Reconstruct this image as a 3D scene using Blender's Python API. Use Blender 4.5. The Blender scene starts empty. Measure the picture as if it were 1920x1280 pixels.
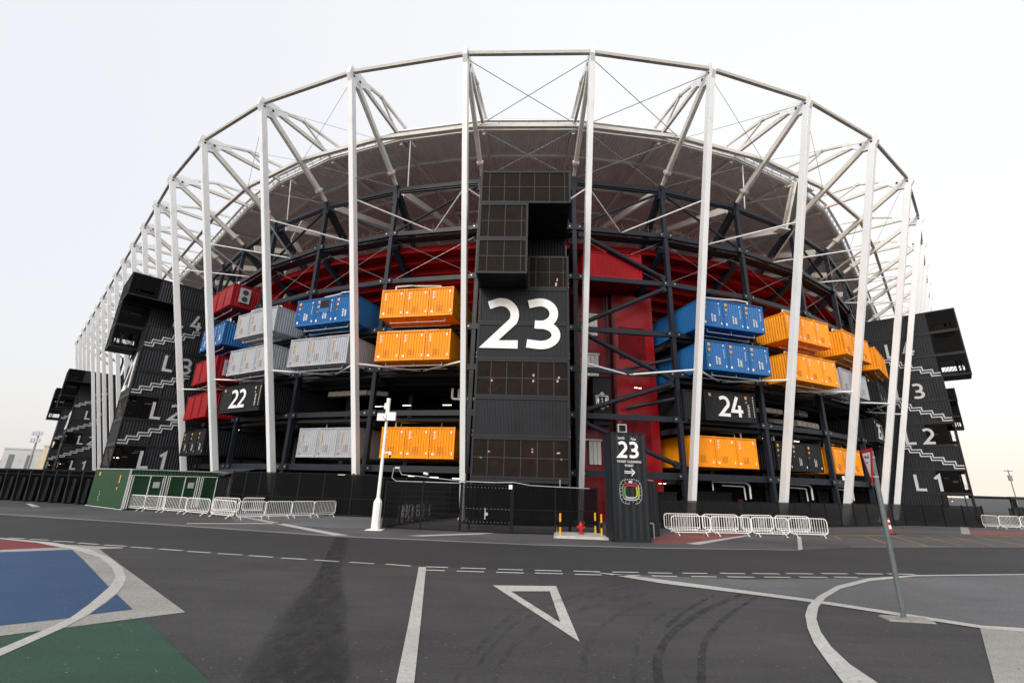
import bpy, math, random
from mathutils import Vector, Matrix, Euler
random.seed(7)
S = bpy.context.scene
# ------------------------------------------------------------------ camera
cam_d = bpy.data.cameras.new('camera'); cam = bpy.data.objects.new('camera', cam_d)
S.collection.objects.link(cam)
cam_d.sensor_width = 36.0; cam_d.lens = 862/1920*36.0; cam_d.clip_start = .1; cam_d.clip_end = 3000
_p = math.radians(17.27); _r = math.radians(1.6)
_fw = Vector((0, math.cos(_p), math.sin(_p))); _rt = Vector((1, 0, 0)); _up = _rt.cross(_fw)
_x = _rt*math.cos(_r) + _up*math.sin(_r); _y = -_rt*math.sin(_r) + _up*math.cos(_r)
_m = Matrix((_x, _y, -_fw)).transposed().to_4x4(); _m.translation = Vector((0, 0, 2.6))
cam.matrix_world = _m
S.camera = cam
S.render.resolution_x = 1024; S.render.resolution_y = 682
# ------------------------------------------------------------------ sky
SUN_EL, SUN_AZ = math.radians(30), math.radians(205)   # azimuth clockwise from +Y
w = bpy.data.worlds.new('World'); S.world = w; w.use_nodes = True
nt = w.node_tree; nt.nodes.clear()
N = nt.nodes.new
out = N('ShaderNodeOutputWorld'); bg = N('ShaderNodeBackground'); sky = N('ShaderNodeTexSky')
sky.sky_type = 'NISHITA'; sky.sun_disc = False; sky.sun_elevation = SUN_EL; sky.sun_rotation = SUN_AZ
sky.air_density = 1.0; sky.dust_density = 6.0; sky.ozone_density = 1.0
# pale haze veil over the clear sky: white towards the right-hand horizon, lavender grey to the left
tc = N('ShaderNodeTexCoord'); sep = N('ShaderNodeSeparateXYZ')
nt.links.new(tc.outputs['Generated'], sep.inputs[0])
rx = N('ShaderNodeMapRange'); rx.inputs[1].default_value = -.75; rx.inputs[2].default_value = .12
nt.links.new(sep.outputs['X'], rx.inputs[0])
mixh = N('ShaderNodeMix'); mixh.data_type = 'RGBA'
mixh.inputs[6].default_value = (.89, .895, .915, 1); mixh.inputs[7].default_value = (1.05, 1.04, 1.03, 1)
nt.links.new(rx.outputs[0], mixh.inputs[0])
rz = N('ShaderNodeMapRange'); rz.inputs[1].default_value = .0; rz.inputs[2].default_value = .28
rz.inputs[3].default_value = 1; rz.inputs[4].default_value = 0
nt.links.new(sep.outputs['Z'], rz.inputs[0])
mixz = N('ShaderNodeMix'); mixz.data_type = 'RGBA'
nt.links.new(rz.outputs[0], mixz.inputs[0]); nt.links.new(mixh.outputs[2], mixz.inputs[6])
mixw = N('ShaderNodeMix'); mixw.data_type = 'RGBA'
mixw.inputs[6].default_value = (.91, .87, .835, 1); mixw.inputs[7].default_value = (1.15, 1.02, .89, 1)
rx2 = N('ShaderNodeMapRange'); rx2.inputs[1].default_value = -.2; rx2.inputs[2].default_value = .7
nt.links.new(sep.outputs['X'], rx2.inputs[0]); nt.links.new(rx2.outputs[0], mixw.inputs[0])
nt.links.new(mixw.outputs[2], mixz.inputs[7])
sc = N('ShaderNodeVectorMath'); sc.operation = 'SCALE'; sc.inputs[3].default_value = .05
nt.links.new(sky.outputs[0], sc.inputs[0])
add = N('ShaderNodeVectorMath'); add.operation = 'ADD'
sc2 = N('ShaderNodeVectorMath'); sc2.operation = 'SCALE'; sc2.inputs[3].default_value = .89
nt.links.new(mixz.outputs[2], sc2.inputs[0])
nt.links.new(sc.outputs[0], add.inputs[0]); nt.links.new(sc2.outputs[0], add.inputs[1])
nt.links.new(add.outputs[0], bg.inputs[0]); bg.inputs[1].default_value = 1.0
nt.links.new(bg.outputs[0], out.inputs[0])
# ------------------------------------------------------------------ sun (hazy, soft)
sd = bpy.data.lights.new('sun', 'SUN'); sd.energy = 1.5; sd.angle = math.radians(18); sd.color = (1, .965, .93)
so = bpy.data.objects.new('sun', sd); S.collection.objects.link(so)
_d = Vector((math.sin(SUN_AZ)*math.cos(SUN_EL), math.cos(SUN_AZ)*math.cos(SUN_EL), math.sin(SUN_EL)))
so.rotation_euler = (-_d).to_track_quat('-Z', 'Y').to_euler(); so.location = (0, -20, 40)
S.view_settings.view_transform = 'Standard'; S.view_settings.look = 'None'
S.view_settings.exposure = 0; S.view_settings.gamma = 1
S.cycles.max_bounces = 8; S.cycles.diffuse_bounces = 5
FA=[(-22.79, 39.93),(-18.23, 37.72),(-14.06, 36.99),(-9.59, 36.47)]
FB=[(-9.45, 36.53),(-4.55, 37.92)]
FR=[(10.65, 34.0),(17.59, 36.13),(25.91, 39.62),(36.29, 44.53),(43.71, 44.68)]
GROUND=[('far_apron', 'apron', 1, [(-43.36, 34.81),(-21.85, 45.02),(-11.56, 40.82),(13.33, 42.42),(42.3, 51.78),(69.46, 55.37),(38.18, 30.77),(17.7, 25.59),(13.91, 23.61),(7.13, 22.94),(1.23, 22.8),(-8.13, 24.0),(-31.3, 30.53),(-39.52, 31.81)]),('road_lane', 'lane', 1, [(-41.49, 30.76),(-31.3, 30.53),(-8.13, 24.0),(1.23, 22.8),(7.13, 22.94),(13.91, 23.61),(17.52, 25.35),(42.42, 31.44),(25.97, 19.54),(18.89, 18.36),(12.69, 17.13),(5.06, 16.46),(0.87, 15.91),(-4.39, 16.76),(-12.96, 18.84),(-20.41, 20.21),(-28.58, 21.45)]),('concrete_walk', 'walk', 2, [(-18.98, 33.72),(-17.73, 37.95),(-14.21, 39.59),(-9.51, 37.69),(-7.19, 28.52),(-9.3, 27.87),(-13.44, 29.01),(-16.46, 29.93)]),('light_asphalt', 'lightasphalt', 2, [(3.04, 16.06),(4.85, 15.79),(7.44, 15.65),(10.48, 16.26),(18.5, 17.99),(27.79, 19.37),(12.54, 9.16),(10.83, 10.84),(10.16, 11.04),(4.52, 14.77)]),('paint_beige', 'beige', 2, [(-17.3, 17.27),(-16.43, 18.87),(-14.19, 18.63),(-13.99, 18.38),(-14.59, 18.06),(-6.35, 10.39),(-8.27, 8.71),(-8.75, 8.38),(-18.77, 16.97)]),('paint_blue', 'blue', 3, [(-17.87, 16.19),(-16.81, 16.8),(-15.26, 17.73),(-13.12, 15.77),(-9.41, 12.26),(-8.46, 10.61),(-8.09, 9.78),(-8.81, 9.23),(-9.27, 8.82)]),('paint_blue_corner', 'blue', 3, [(-8.75, 11.66),(-7.46, 10.47),(-7.96, 10.03),(-8.36, 10.92)]),('paint_red', 'red', 3, [(-22.3, 19.99),(-19.83, 19.67),(-18.91, 19.59),(-16.08, 18.18),(-17.3, 17.27),(-18.29, 16.55)]),('paint_green', 'green', 2, [(-8.21, 8.66),(-7.68, 9.23),(-6.77, 9.88),(-3.84, 7.15),(-2.4, 5.74),(-5.66, 5.58),(-8.74, 8.13)]),('paint_arc', 'line', 4, [(-22.34, 20.65),(-20.35, 20.16),(-17.36, 19.26),(-14.86, 17.95),(-12.66, 16.21),(-11.03, 14.68),(-9.91, 13.39),(-9.25, 12.48),(-8.73, 11.61),(-7.96, 10.03),(-7.68, 9.23),(-7.35, 7.85),(-7.13, 6.98),(-7.44, 7.25),(-7.66, 8.14),(-7.87, 9.03),(-8.09, 9.78),(-8.58, 10.75),(-9.43, 12.26),(-10.15, 13.35),(-11.3, 14.63),(-13.03, 16.26),(-14.99, 17.6),(-17.91, 19.13),(-20.04, 19.86),(-21.98, 20.34)]),('give_way_bar', 'line', 3, [(-2.78, 16.2),(-2.55, 16.23),(-1.6, 10.03),(-1.17, 7.16),(-1.41, 7.14),(-1.83, 10.01)]),('tri_a', 'line', 3, [(-0.33, 13.72),(1.38, 13.87),(1.15, 13.19),(0.15, 13.06)]),('tri_b', 'line', 3, [(1.38, 13.87),(1.33, 9.22),(1.12, 10.38),(1.15, 13.19)]),('tri_c', 'line', 3, [(1.33, 9.22),(-0.33, 13.72),(0.15, 13.06),(1.12, 10.38)]),('diag_line', 'line', 4, [(2.74, 16.16),(3.41, 15.93),(4.66, 15.21),(7.74, 13.15),(10.15, 11.03),(10.92, 10.92),(13.0, 10.46),(12.61, 10.17),(9.9, 10.82),(7.51, 12.87),(4.48, 14.64),(3.35, 15.67)]),('beige_block', 'beige', 3, [(9.91, 10.83),(12.65, 10.2),(7.4, 6.28),(5.65, 6.19),(7.22, 7.87)]),('circle_arc', 'line', 5, [(18.75, 18.2),(13.98, 17.28),(11.77, 16.4),(9.74, 14.95),(8.23, 13.46),(7.29, 12.37),(6.67, 11.48),(6.08, 10.45),(5.6, 9.49),(5.21, 8.54),(4.89, 7.72),(4.7, 7.11),(5.22, 7.14),(5.41, 7.78),(5.52, 8.47),(5.79, 9.31),(6.19, 10.21),(6.73, 11.19),(7.43, 12.21),(8.29, 13.26),(9.57, 14.54),(11.48, 15.93),(13.75, 17.01),(18.52, 17.98)]),('thin_edge_line', 'thin', 3, [(-31.68, 30.9),(-18.5, 27.31),(-8.21, 24.22),(1.24, 22.94),(1.22, 22.61),(-8.04, 23.74),(-18.11, 26.75),(-31.04, 30.28)]),('thin_edge_right', 'thin', 3, [(1.24, 22.94),(7.16, 23.04),(13.98, 23.72),(13.81, 23.44),(7.05, 22.71),(1.22, 22.61)]),('thin_edge_far', 'thin', 3, [(17.79, 25.72),(37.27, 30.06),(36.83, 29.71),(17.57, 25.42)]),('far_line_a', 'line', 3, [(-18.94, 34.29),(-17.32, 33.33),(-7.75, 24.46),(-8.44, 24.28)]),('far_line_b', 'line', 3, [(-18.28, 28.3),(-13.56, 29.93),(-13.32, 29.43),(-17.98, 27.84)]),('far_line_c', 'line', 3, [(-5.04, 25.05),(-2.83, 26.43),(-0.6, 27.76),(-1.43, 26.67),(-4.27, 24.95)]),('far_line_d', 'line', 3, [(-40.08, 40.87),(-39.82, 41.05),(-35.79, 37.73),(-36.2, 37.48)]),('red_patch', 'redpatch', 2, [(8.43, 28.58),(11.47, 31.28),(15.39, 31.69),(14.47, 30.16),(9.0, 24.96),(7.21, 24.34)]),('red_patch_line', 'line', 3, [(9.0, 24.96),(14.83, 30.57),(15.22, 30.67),(9.52, 24.65)]),('short_bar', 'line', 3, [(17.91, 30.48),(18.19, 30.55),(14.19, 23.86),(13.86, 23.66)]),('salmon', 'redpatch', 2, [(38.23, 40.6),(51.54, 41.64),(46.86, 37.93),(34.3, 36.23)]),('pale_bar', 'beige', 2, [(43.54, 47.11),(44.59, 47.46),(34.46, 36.55),(33.52, 36.29)]),('hatch_top', 'hatch', 3, [(21.04, 32.19),(38.16, 36.33),(43.58, 37.62),(43.12, 37.23),(20.76, 31.77)]),('seam_patch', 'darkpatch', 2.0, [(-8.13, 23.53),(-7.36, 23.49),(-7.29, 23.07),(-6.76, 21.51),(-6.36, 20.14),(-6.02, 18.94),(-5.69, 17.89),(-5.41, 16.95),(-5.16, 16.1),(-4.82, 15.08),(-4.48, 14.19),(-4.21, 13.4),(-3.98, 12.7),(-3.7, 12.08),(-3.5, 11.52),(-3.3, 11.01),(-3.17, 10.54),(-3.03, 10.12),(-2.9, 9.73),(-2.79, 9.37),(-2.62, 9.05),(-2.55, 8.74),(-2.45, 8.46),(-2.34, 8.2),(-2.23, 7.95),(-2.16, 7.72),(-2.1, 7.5),(-2.03, 7.3),(-1.95, 7.11),(-3.46, 7.01),(-3.5, 7.16),(-3.56, 7.32),(-3.6, 7.49),(-3.64, 7.66),(-3.67, 7.85),(-3.79, 8.04),(-3.84, 8.25),(-3.91, 8.47),(-4.02, 8.7),(-4.06, 8.95),(-4.14, 9.21),(-4.18, 9.5),(-4.3, 9.79),(-4.42, 10.11),(-4.46, 10.47),(-4.56, 10.84),(-4.67, 11.25),(-4.75, 11.7),(-4.86, 12.18),(-4.98, 12.71),(-5.09, 13.29),(-5.24, 13.93),(-5.45, 14.67),(-5.68, 15.49),(-5.95, 16.41),(-6.26, 17.45),(-6.61, 18.65),(-7.02, 20.03)]),('seam_patch', 'darkpatch', 2.25, [(-8.11, 23.53),(-7.39, 23.49),(-7.31, 23.06),(-6.83, 21.49),(-6.42, 20.13),(-6.07, 18.93),(-5.74, 17.88),(-5.46, 16.94),(-5.21, 16.1),(-4.86, 15.08),(-4.52, 14.19),(-4.25, 13.4),(-4.02, 12.7),(-3.75, 12.08),(-3.55, 11.52),(-3.35, 11.01),(-3.22, 10.54),(-3.07, 10.12),(-2.94, 9.73),(-2.82, 9.37),(-2.66, 9.05),(-2.59, 8.74),(-2.49, 8.45),(-2.38, 8.19),(-2.27, 7.95),(-2.2, 7.72),(-2.14, 7.5),(-2.07, 7.3),(-1.99, 7.11),(-3.37, 7.02),(-3.42, 7.17),(-3.48, 7.33),(-3.52, 7.49),(-3.56, 7.67),(-3.6, 7.86),(-3.71, 8.05),(-3.77, 8.26),(-3.84, 8.48),(-3.94, 8.71),(-3.99, 8.95),(-4.07, 9.22),(-4.11, 9.5),(-4.23, 9.8),(-4.35, 10.12),(-4.4, 10.47),(-4.5, 10.85),(-4.61, 11.26),(-4.7, 11.7),(-4.81, 12.19),(-4.94, 12.72),(-5.06, 13.3),(-5.22, 13.94),(-5.43, 14.67),(-5.67, 15.49),(-5.94, 16.41),(-6.26, 17.45),(-6.61, 18.65),(-7.03, 20.03)]),('seam_patch', 'darkpatch', 2.5, [(-8.08, 23.54),(-7.42, 23.48),(-7.34, 23.06),(-6.91, 21.48),(-6.49, 20.11),(-6.13, 18.92),(-5.8, 17.87),(-5.51, 16.93),(-5.25, 16.09),(-4.9, 15.07),(-4.57, 14.18),(-4.3, 13.39),(-4.06, 12.69),(-3.79, 12.07),(-3.59, 11.51),(-3.4, 11.0),(-3.26, 10.54),(-3.12, 10.11),(-2.98, 9.72),(-2.87, 9.37),(-2.71, 9.04),(-2.63, 8.73),(-2.53, 8.45),(-2.42, 8.19),(-2.31, 7.94),(-2.25, 7.71),(-2.18, 7.5),(-2.11, 7.29),(-2.03, 7.1),(-3.28, 7.02),(-3.33, 7.17),(-3.39, 7.33),(-3.44, 7.5),(-3.48, 7.68),(-3.52, 7.86),(-3.63, 8.06),(-3.68, 8.26),(-3.75, 8.48),(-3.85, 8.71),(-3.91, 8.96),(-3.99, 9.22),(-4.04, 9.51),(-4.16, 9.81),(-4.27, 10.13),(-4.33, 10.48),(-4.44, 10.86),(-4.55, 11.26),(-4.65, 11.71),(-4.76, 12.19),(-4.9, 12.72),(-5.03, 13.3),(-5.19, 13.94),(-5.41, 14.67),(-5.65, 15.49),(-5.93, 16.41),(-6.25, 17.46),(-6.62, 18.65),(-7.04, 20.03)]),('seam_patch', 'darkpatch', 2.75, [(-8.04, 23.55),(-7.47, 23.47),(-7.37, 23.05),(-7.01, 21.45),(-6.58, 20.1),(-6.21, 18.9),(-5.87, 17.85),(-5.58, 16.92),(-5.31, 16.08),(-4.96, 15.06),(-4.63, 14.17),(-4.35, 13.39),(-4.12, 12.69),(-3.85, 12.07),(-3.65, 11.5),(-3.46, 11.0),(-3.32, 10.53),(-3.17, 10.11),(-3.03, 9.72),(-2.92, 9.36),(-2.77, 9.04),(-2.69, 8.73),(-2.58, 8.45),(-2.48, 8.18),(-2.37, 7.94),(-2.3, 7.71),(-2.24, 7.49),(-2.16, 7.29),(-2.09, 7.1),(-3.16, 7.03),(-3.22, 7.18),(-3.27, 7.34),(-3.32, 7.51),(-3.36, 7.68),(-3.41, 7.87),(-3.51, 8.06),(-3.57, 8.27),(-3.64, 8.49),(-3.74, 8.72),(-3.8, 8.97),(-3.89, 9.23),(-3.94, 9.52),(-4.06, 9.82),(-4.17, 10.14),(-4.24, 10.49),(-4.35, 10.87),(-4.47, 11.27),(-4.58, 11.72),(-4.7, 12.2),(-4.84, 12.73),(-4.98, 13.31),(-5.16, 13.95),(-5.38, 14.68),(-5.63, 15.5),(-5.92, 16.41),(-6.25, 17.46),(-6.62, 18.65),(-7.05, 20.02)]),('tyre', 'tyre', 3, [(6.39, 13.72),(6.1, 13.43),(5.82, 13.16),(5.55, 12.9),(5.29, 12.64),(5.03, 12.37),(4.77, 12.09),(4.52, 11.8),(4.26, 11.5),(4.02, 11.2),(3.79, 10.91),(3.59, 10.64),(3.4, 10.38),(3.24, 10.15),(3.1, 9.92),(2.97, 9.7),(2.86, 9.5),(2.76, 9.31),(2.66, 9.12),(2.58, 8.95),(2.51, 8.79),(2.44, 8.63),(2.38, 8.47),(2.33, 8.32),(2.28, 8.15),(2.22, 7.98),(2.18, 7.8),(2.14, 7.63),(2.1, 7.47),(2.06, 7.31),(2.03, 7.17),(2.2, 7.25),(2.24, 7.39),(2.28, 7.55),(2.31, 7.71),(2.35, 7.87),(2.39, 8.03),(2.43, 8.17),(2.48, 8.31),(2.52, 8.43),(2.56, 8.55),(2.61, 8.67),(2.66, 8.79),(2.73, 8.94),(2.81, 9.1),(2.89, 9.27),(2.99, 9.45),(3.1, 9.64),(3.23, 9.85),(3.37, 10.06),(3.54, 10.3),(3.73, 10.56),(3.95, 10.84),(4.18, 11.13),(4.42, 11.43),(4.67, 11.72),(4.91, 12.0),(5.16, 12.27),(5.42, 12.54),(5.69, 12.81),(5.97, 13.1),(6.27, 13.41)]),('tyre', 'tyre', 3, [(5.48, 13.42),(5.22, 13.1),(4.96, 12.8),(4.71, 12.51),(4.48, 12.23),(4.27, 11.97),(4.08, 11.72),(3.9, 11.48),(3.74, 11.24),(3.6, 11.03),(3.47, 10.82),(3.34, 10.62),(3.22, 10.43),(3.2, 10.19),(3.32, 10.39),(3.45, 10.59),(3.58, 10.8),(3.72, 11.02),(3.86, 11.25),(4.03, 11.49),(4.22, 11.74),(4.43, 12.01),(4.66, 12.29),(4.9, 12.6),(5.16, 12.92),(5.43, 13.25)]),('tyre', 'tyre', 3, [(6.58, 13.39),(6.29, 13.06),(6.02, 12.76),(5.77, 12.47),(5.52, 12.18),(5.28, 11.9),(5.05, 11.61),(4.82, 11.32),(4.6, 11.03),(4.39, 10.75),(4.2, 10.47),(4.02, 10.21),(3.86, 9.96),(3.72, 9.74),(3.61, 9.54),(3.5, 9.34),(3.4, 9.14),(3.3, 8.94),(3.19, 8.71),(3.08, 8.45),(2.98, 8.19),(2.87, 7.92),(2.77, 7.68),(2.68, 7.45),(2.6, 7.24),(2.74, 7.25),(2.82, 7.46),(2.91, 7.69),(3.01, 7.94),(3.11, 8.19),(3.21, 8.44),(3.31, 8.67),(3.4, 8.88),(3.49, 9.07),(3.57, 9.23),(3.65, 9.39),(3.75, 9.57),(3.87, 9.76),(4.01, 9.99),(4.17, 10.23),(4.35, 10.5),(4.55, 10.77),(4.76, 11.06),(4.98, 11.35),(5.2, 11.63),(5.43, 11.92),(5.68, 12.21),(5.94, 12.51),(6.21, 12.83),(6.5, 13.18)]),('tyre2', 'tyre2', 6, [(3.8, 14.98),(3.52, 14.72),(3.26, 14.47),(3.0, 14.23),(2.75, 14.0),(2.51, 13.76),(2.29, 13.53),(2.08, 13.29),(1.88, 13.05),(1.69, 12.81),(1.51, 12.58),(1.34, 12.36),(1.16, 12.15),(0.99, 11.96),(0.82, 11.79),(0.65, 11.63),(0.49, 11.45),(0.34, 11.25),(0.2, 11.02),(0.08, 10.77),(-0.01, 10.5),(-0.1, 10.22),(-0.17, 9.95),(-0.24, 9.68),(-0.31, 9.42),(-0.38, 9.17),(-0.44, 8.91),(-0.5, 8.66),(-0.55, 8.42),(-0.59, 8.2),(-0.63, 7.99),(-0.65, 7.81),(-0.66, 7.64),(-0.67, 7.48),(-0.67, 7.33),(-0.67, 7.19),(-0.68, 7.06),(-0.61, 7.01),(-0.6, 7.14),(-0.6, 7.28),(-0.6, 7.43),(-0.59, 7.57),(-0.58, 7.73),(-0.56, 7.9),(-0.53, 8.09),(-0.48, 8.3),(-0.43, 8.52),(-0.38, 8.77),(-0.31, 9.01),(-0.25, 9.26),(-0.18, 9.51),(-0.12, 9.77),(-0.04, 10.03),(0.04, 10.29),(0.13, 10.53),(0.23, 10.77),(0.36, 10.98),(0.5, 11.17),(0.65, 11.34),(0.82, 11.5),(0.99, 11.67),(1.16, 11.86),(1.33, 12.07),(1.5, 12.29),(1.67, 12.51),(1.85, 12.75),(2.05, 12.98),(2.25, 13.22),(2.47, 13.45),(2.7, 13.68),(2.94, 13.92),(3.2, 14.16),(3.46, 14.41),(3.73, 14.67)]),('tyre2', 'tyre2', 6, [(3.94, 14.65),(3.69, 14.41),(3.45, 14.18),(3.21, 13.96),(2.98, 13.74),(2.75, 13.52),(2.52, 13.27),(2.29, 13.01),(2.06, 12.74),(1.84, 12.47),(1.63, 12.21),(1.43, 11.96),(1.25, 11.73),(1.07, 11.54),(0.91, 11.36),(0.75, 11.19),(0.6, 11.02),(0.46, 10.83),(0.34, 10.61),(0.23, 10.37),(0.13, 10.11),(0.05, 9.86),(-0.03, 9.6),(-0.09, 9.36),(-0.16, 9.13),(-0.22, 8.91),(-0.27, 8.68),(-0.32, 8.47),(-0.37, 8.26),(-0.41, 8.07),(-0.44, 7.9),(-0.47, 7.74),(-0.48, 7.58),(-0.5, 7.44),(-0.51, 7.31),(-0.51, 7.19),(-0.53, 7.07),(-0.46, 7.02),(-0.45, 7.14),(-0.44, 7.26),(-0.43, 7.39),(-0.42, 7.53),(-0.41, 7.67),(-0.38, 7.82),(-0.35, 7.98),(-0.31, 8.17),(-0.27, 8.36),(-0.22, 8.57),(-0.16, 8.78),(-0.11, 9.0),(-0.04, 9.23),(0.02, 9.47),(0.09, 9.71),(0.17, 9.95),(0.26, 10.19),(0.36, 10.41),(0.48, 10.62),(0.61, 10.8),(0.75, 10.97),(0.91, 11.14),(1.07, 11.31),(1.24, 11.51),(1.42, 11.74),(1.62, 11.98),(1.82, 12.24),(2.04, 12.51),(2.26, 12.78),(2.49, 13.04),(2.71, 13.28),(2.94, 13.51),(3.16, 13.73),(3.4, 13.95),(3.64, 14.18),(3.89, 14.43)]),('tyre2', 'tyre2', 6, [(3.74, 13.43),(3.52, 13.25),(3.3, 13.09),(3.09, 12.93),(2.88, 12.76),(2.68, 12.59),(2.48, 12.41),(2.28, 12.21),(2.08, 12.01),(1.89, 11.81),(1.7, 11.6),(1.52, 11.39),(1.35, 11.17),(1.19, 10.96),(1.03, 10.75),(0.87, 10.53),(0.73, 10.32),(0.6, 10.09),(0.47, 9.85),(0.36, 9.61),(0.27, 9.36),(0.18, 9.12),(0.1, 8.87),(0.03, 8.63),(-0.03, 8.39),(-0.08, 8.15),(-0.11, 7.92),(-0.14, 7.69),(-0.17, 7.48),(-0.19, 7.28),(-0.21, 7.1),(-0.12, 7.03),(-0.09, 7.21),(-0.07, 7.41),(-0.05, 7.61),(-0.02, 7.82),(0.01, 8.04),(0.06, 8.25),(0.11, 8.46),(0.17, 8.69),(0.24, 8.91),(0.33, 9.14),(0.42, 9.36),(0.52, 9.59),(0.63, 9.81),(0.75, 10.02),(0.89, 10.23),(1.03, 10.44),(1.19, 10.65),(1.34, 10.86),(1.51, 11.07),(1.68, 11.28),(1.86, 11.49),(2.05, 11.7),(2.24, 11.9),(2.43, 12.1),(2.63, 12.29),(2.83, 12.47),(3.03, 12.64),(3.24, 12.81),(3.46, 12.99),(3.68, 13.18)]),('tyre2', 'tyre2', 6, [(3.59, 12.48),(3.4, 12.28),(3.22, 12.1),(3.04, 11.92),(2.86, 11.74),(2.7, 11.55),(2.54, 11.36),(2.4, 11.15),(2.27, 10.95),(2.14, 10.75),(2.03, 10.54),(1.92, 10.33),(1.82, 10.12),(1.73, 9.93),(1.64, 9.74),(1.56, 9.54),(1.48, 9.33),(1.41, 9.1),(1.33, 8.84),(1.26, 8.54),(1.19, 8.24),(1.13, 7.94),(1.07, 7.65),(1.02, 7.39),(0.97, 7.15),(1.08, 7.13),(1.13, 7.36),(1.18, 7.62),(1.24, 7.91),(1.3, 8.2),(1.36, 8.49),(1.43, 8.75),(1.49, 8.98),(1.56, 9.18),(1.62, 9.36),(1.69, 9.53),(1.76, 9.7),(1.85, 9.89),(1.94, 10.09),(2.04, 10.29),(2.15, 10.49),(2.26, 10.69),(2.38, 10.89),(2.51, 11.09),(2.66, 11.28),(2.82, 11.47),(2.99, 11.67),(3.17, 11.86),(3.36, 12.06),(3.55, 12.28)]),('tyre2', 'tyre2', 6, [(5.13, 12.91),(4.93, 12.75),(4.73, 12.59),(4.54, 12.44),(4.34, 12.28),(4.16, 12.12),(3.98, 11.94),(3.81, 11.77),(3.66, 11.59),(3.5, 11.41),(3.35, 11.22),(3.2, 11.01),(3.06, 10.77),(2.92, 10.53),(2.78, 10.3),(2.66, 10.05),(2.53, 9.78),(2.4, 9.49),(2.28, 9.17),(2.16, 8.82),(2.05, 8.45),(1.94, 8.1),(1.84, 7.76),(1.76, 7.46),(1.68, 7.19),(1.76, 7.18),(1.84, 7.45),(1.93, 7.75),(2.02, 8.08),(2.13, 8.43),(2.24, 8.78),(2.35, 9.1),(2.46, 9.39),(2.57, 9.65),(2.68, 9.89),(2.79, 10.11),(2.92, 10.33),(3.05, 10.56),(3.18, 10.78),(3.32, 10.98),(3.46, 11.16),(3.6, 11.34),(3.76, 11.52),(3.92, 11.7),(4.09, 11.88),(4.28, 12.06),(4.47, 12.22),(4.66, 12.39),(4.87, 12.56),(5.07, 12.74)]),('hatch', 'hatch', 3, [(21.09, 32.09),(21.3, 32.15),(19.91, 29.35),(19.72, 29.3)]),('hatch', 'hatch', 3, [(23.15, 32.06),(23.36, 32.11),(21.36, 27.85),(21.18, 27.81)]),('hatch', 'hatch', 3, [(25.63, 32.93),(25.85, 32.99),(23.0, 27.05),(22.82, 27.01)]),('hatch', 'hatch', 3, [(28.14, 33.59),(28.37, 33.65),(25.46, 27.59),(25.28, 27.55)]),('hatch', 'hatch', 3, [(30.5, 34.2),(30.75, 34.27),(27.76, 28.09),(27.56, 28.04)]),('hatch', 'hatch', 3, [(32.78, 34.8),(33.03, 34.86),(30.14, 28.61),(29.94, 28.56)]),('hatch', 'hatch', 3, [(35.32, 35.46),(35.58, 35.53),(32.61, 29.14),(32.4, 29.1)]),('hatch', 'hatch', 3, [(37.96, 36.15),(38.23, 36.22),(35.18, 29.7),(34.97, 29.66)])]
DASH=[(-20.1, 20.22, -19.3, 20.11),(-19.0, 19.99, -18.13, 19.89),(-17.76, 19.68, -16.83, 19.55),(-16.48, 19.35, -15.51, 19.13),(-15.22, 19.03, -14.25, 18.87),(-13.91, 18.69, -12.97, 18.49),(-12.68, 18.41, -11.69, 18.18),(-11.41, 18.05, -10.45, 17.84),(-10.13, 17.73, -9.19, 17.57),(-8.91, 17.49, -7.98, 17.3),(-7.63, 17.16, -6.73, 17.02),(-6.42, 16.96, -5.54, 16.78),(-5.17, 16.71, -4.31, 16.56),(-3.92, 16.53, -3.06, 16.32),(-2.55, 16.25, -1.85, 16.24),(-2.66, 15.66, -1.88, 15.67),(-1.44, 16.21, -0.63, 16.21),(-1.5, 15.64, -0.66, 15.63),(-0.25, 16.17, 0.56, 16.18),(-0.29, 15.63, 0.56, 15.64),(0.93, 16.16, 1.79, 16.19),(0.91, 15.69, 1.77, 15.69),(2.17, 16.21, 3.03, 16.24),(2.14, 15.65, 2.97, 15.69),(3.42, 16.26, 4.29, 16.3),(3.34, 15.7, 4.17, 15.74),(4.58, 16.29, 5.37, 16.34),(4.55, 15.77, 5.34, 15.78),(5.73, 16.41, 6.57, 16.47),(7.03, 16.58, 7.88, 16.64),(8.15, 16.71, 9.1, 16.79),(9.38, 16.9, 10.33, 16.97),(10.68, 17.09, 11.63, 17.17),(11.96, 17.25, 12.94, 17.33),(13.17, 17.4, 14.15, 17.47),(5.81, 15.85, 6.62, 15.9),(6.98, 15.96, 7.86, 16.02),(8.22, 16.11, 9.1, 16.17),(9.44, 16.28, 10.4, 16.36),(10.68, 16.46, 11.49, 16.52)]
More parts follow.
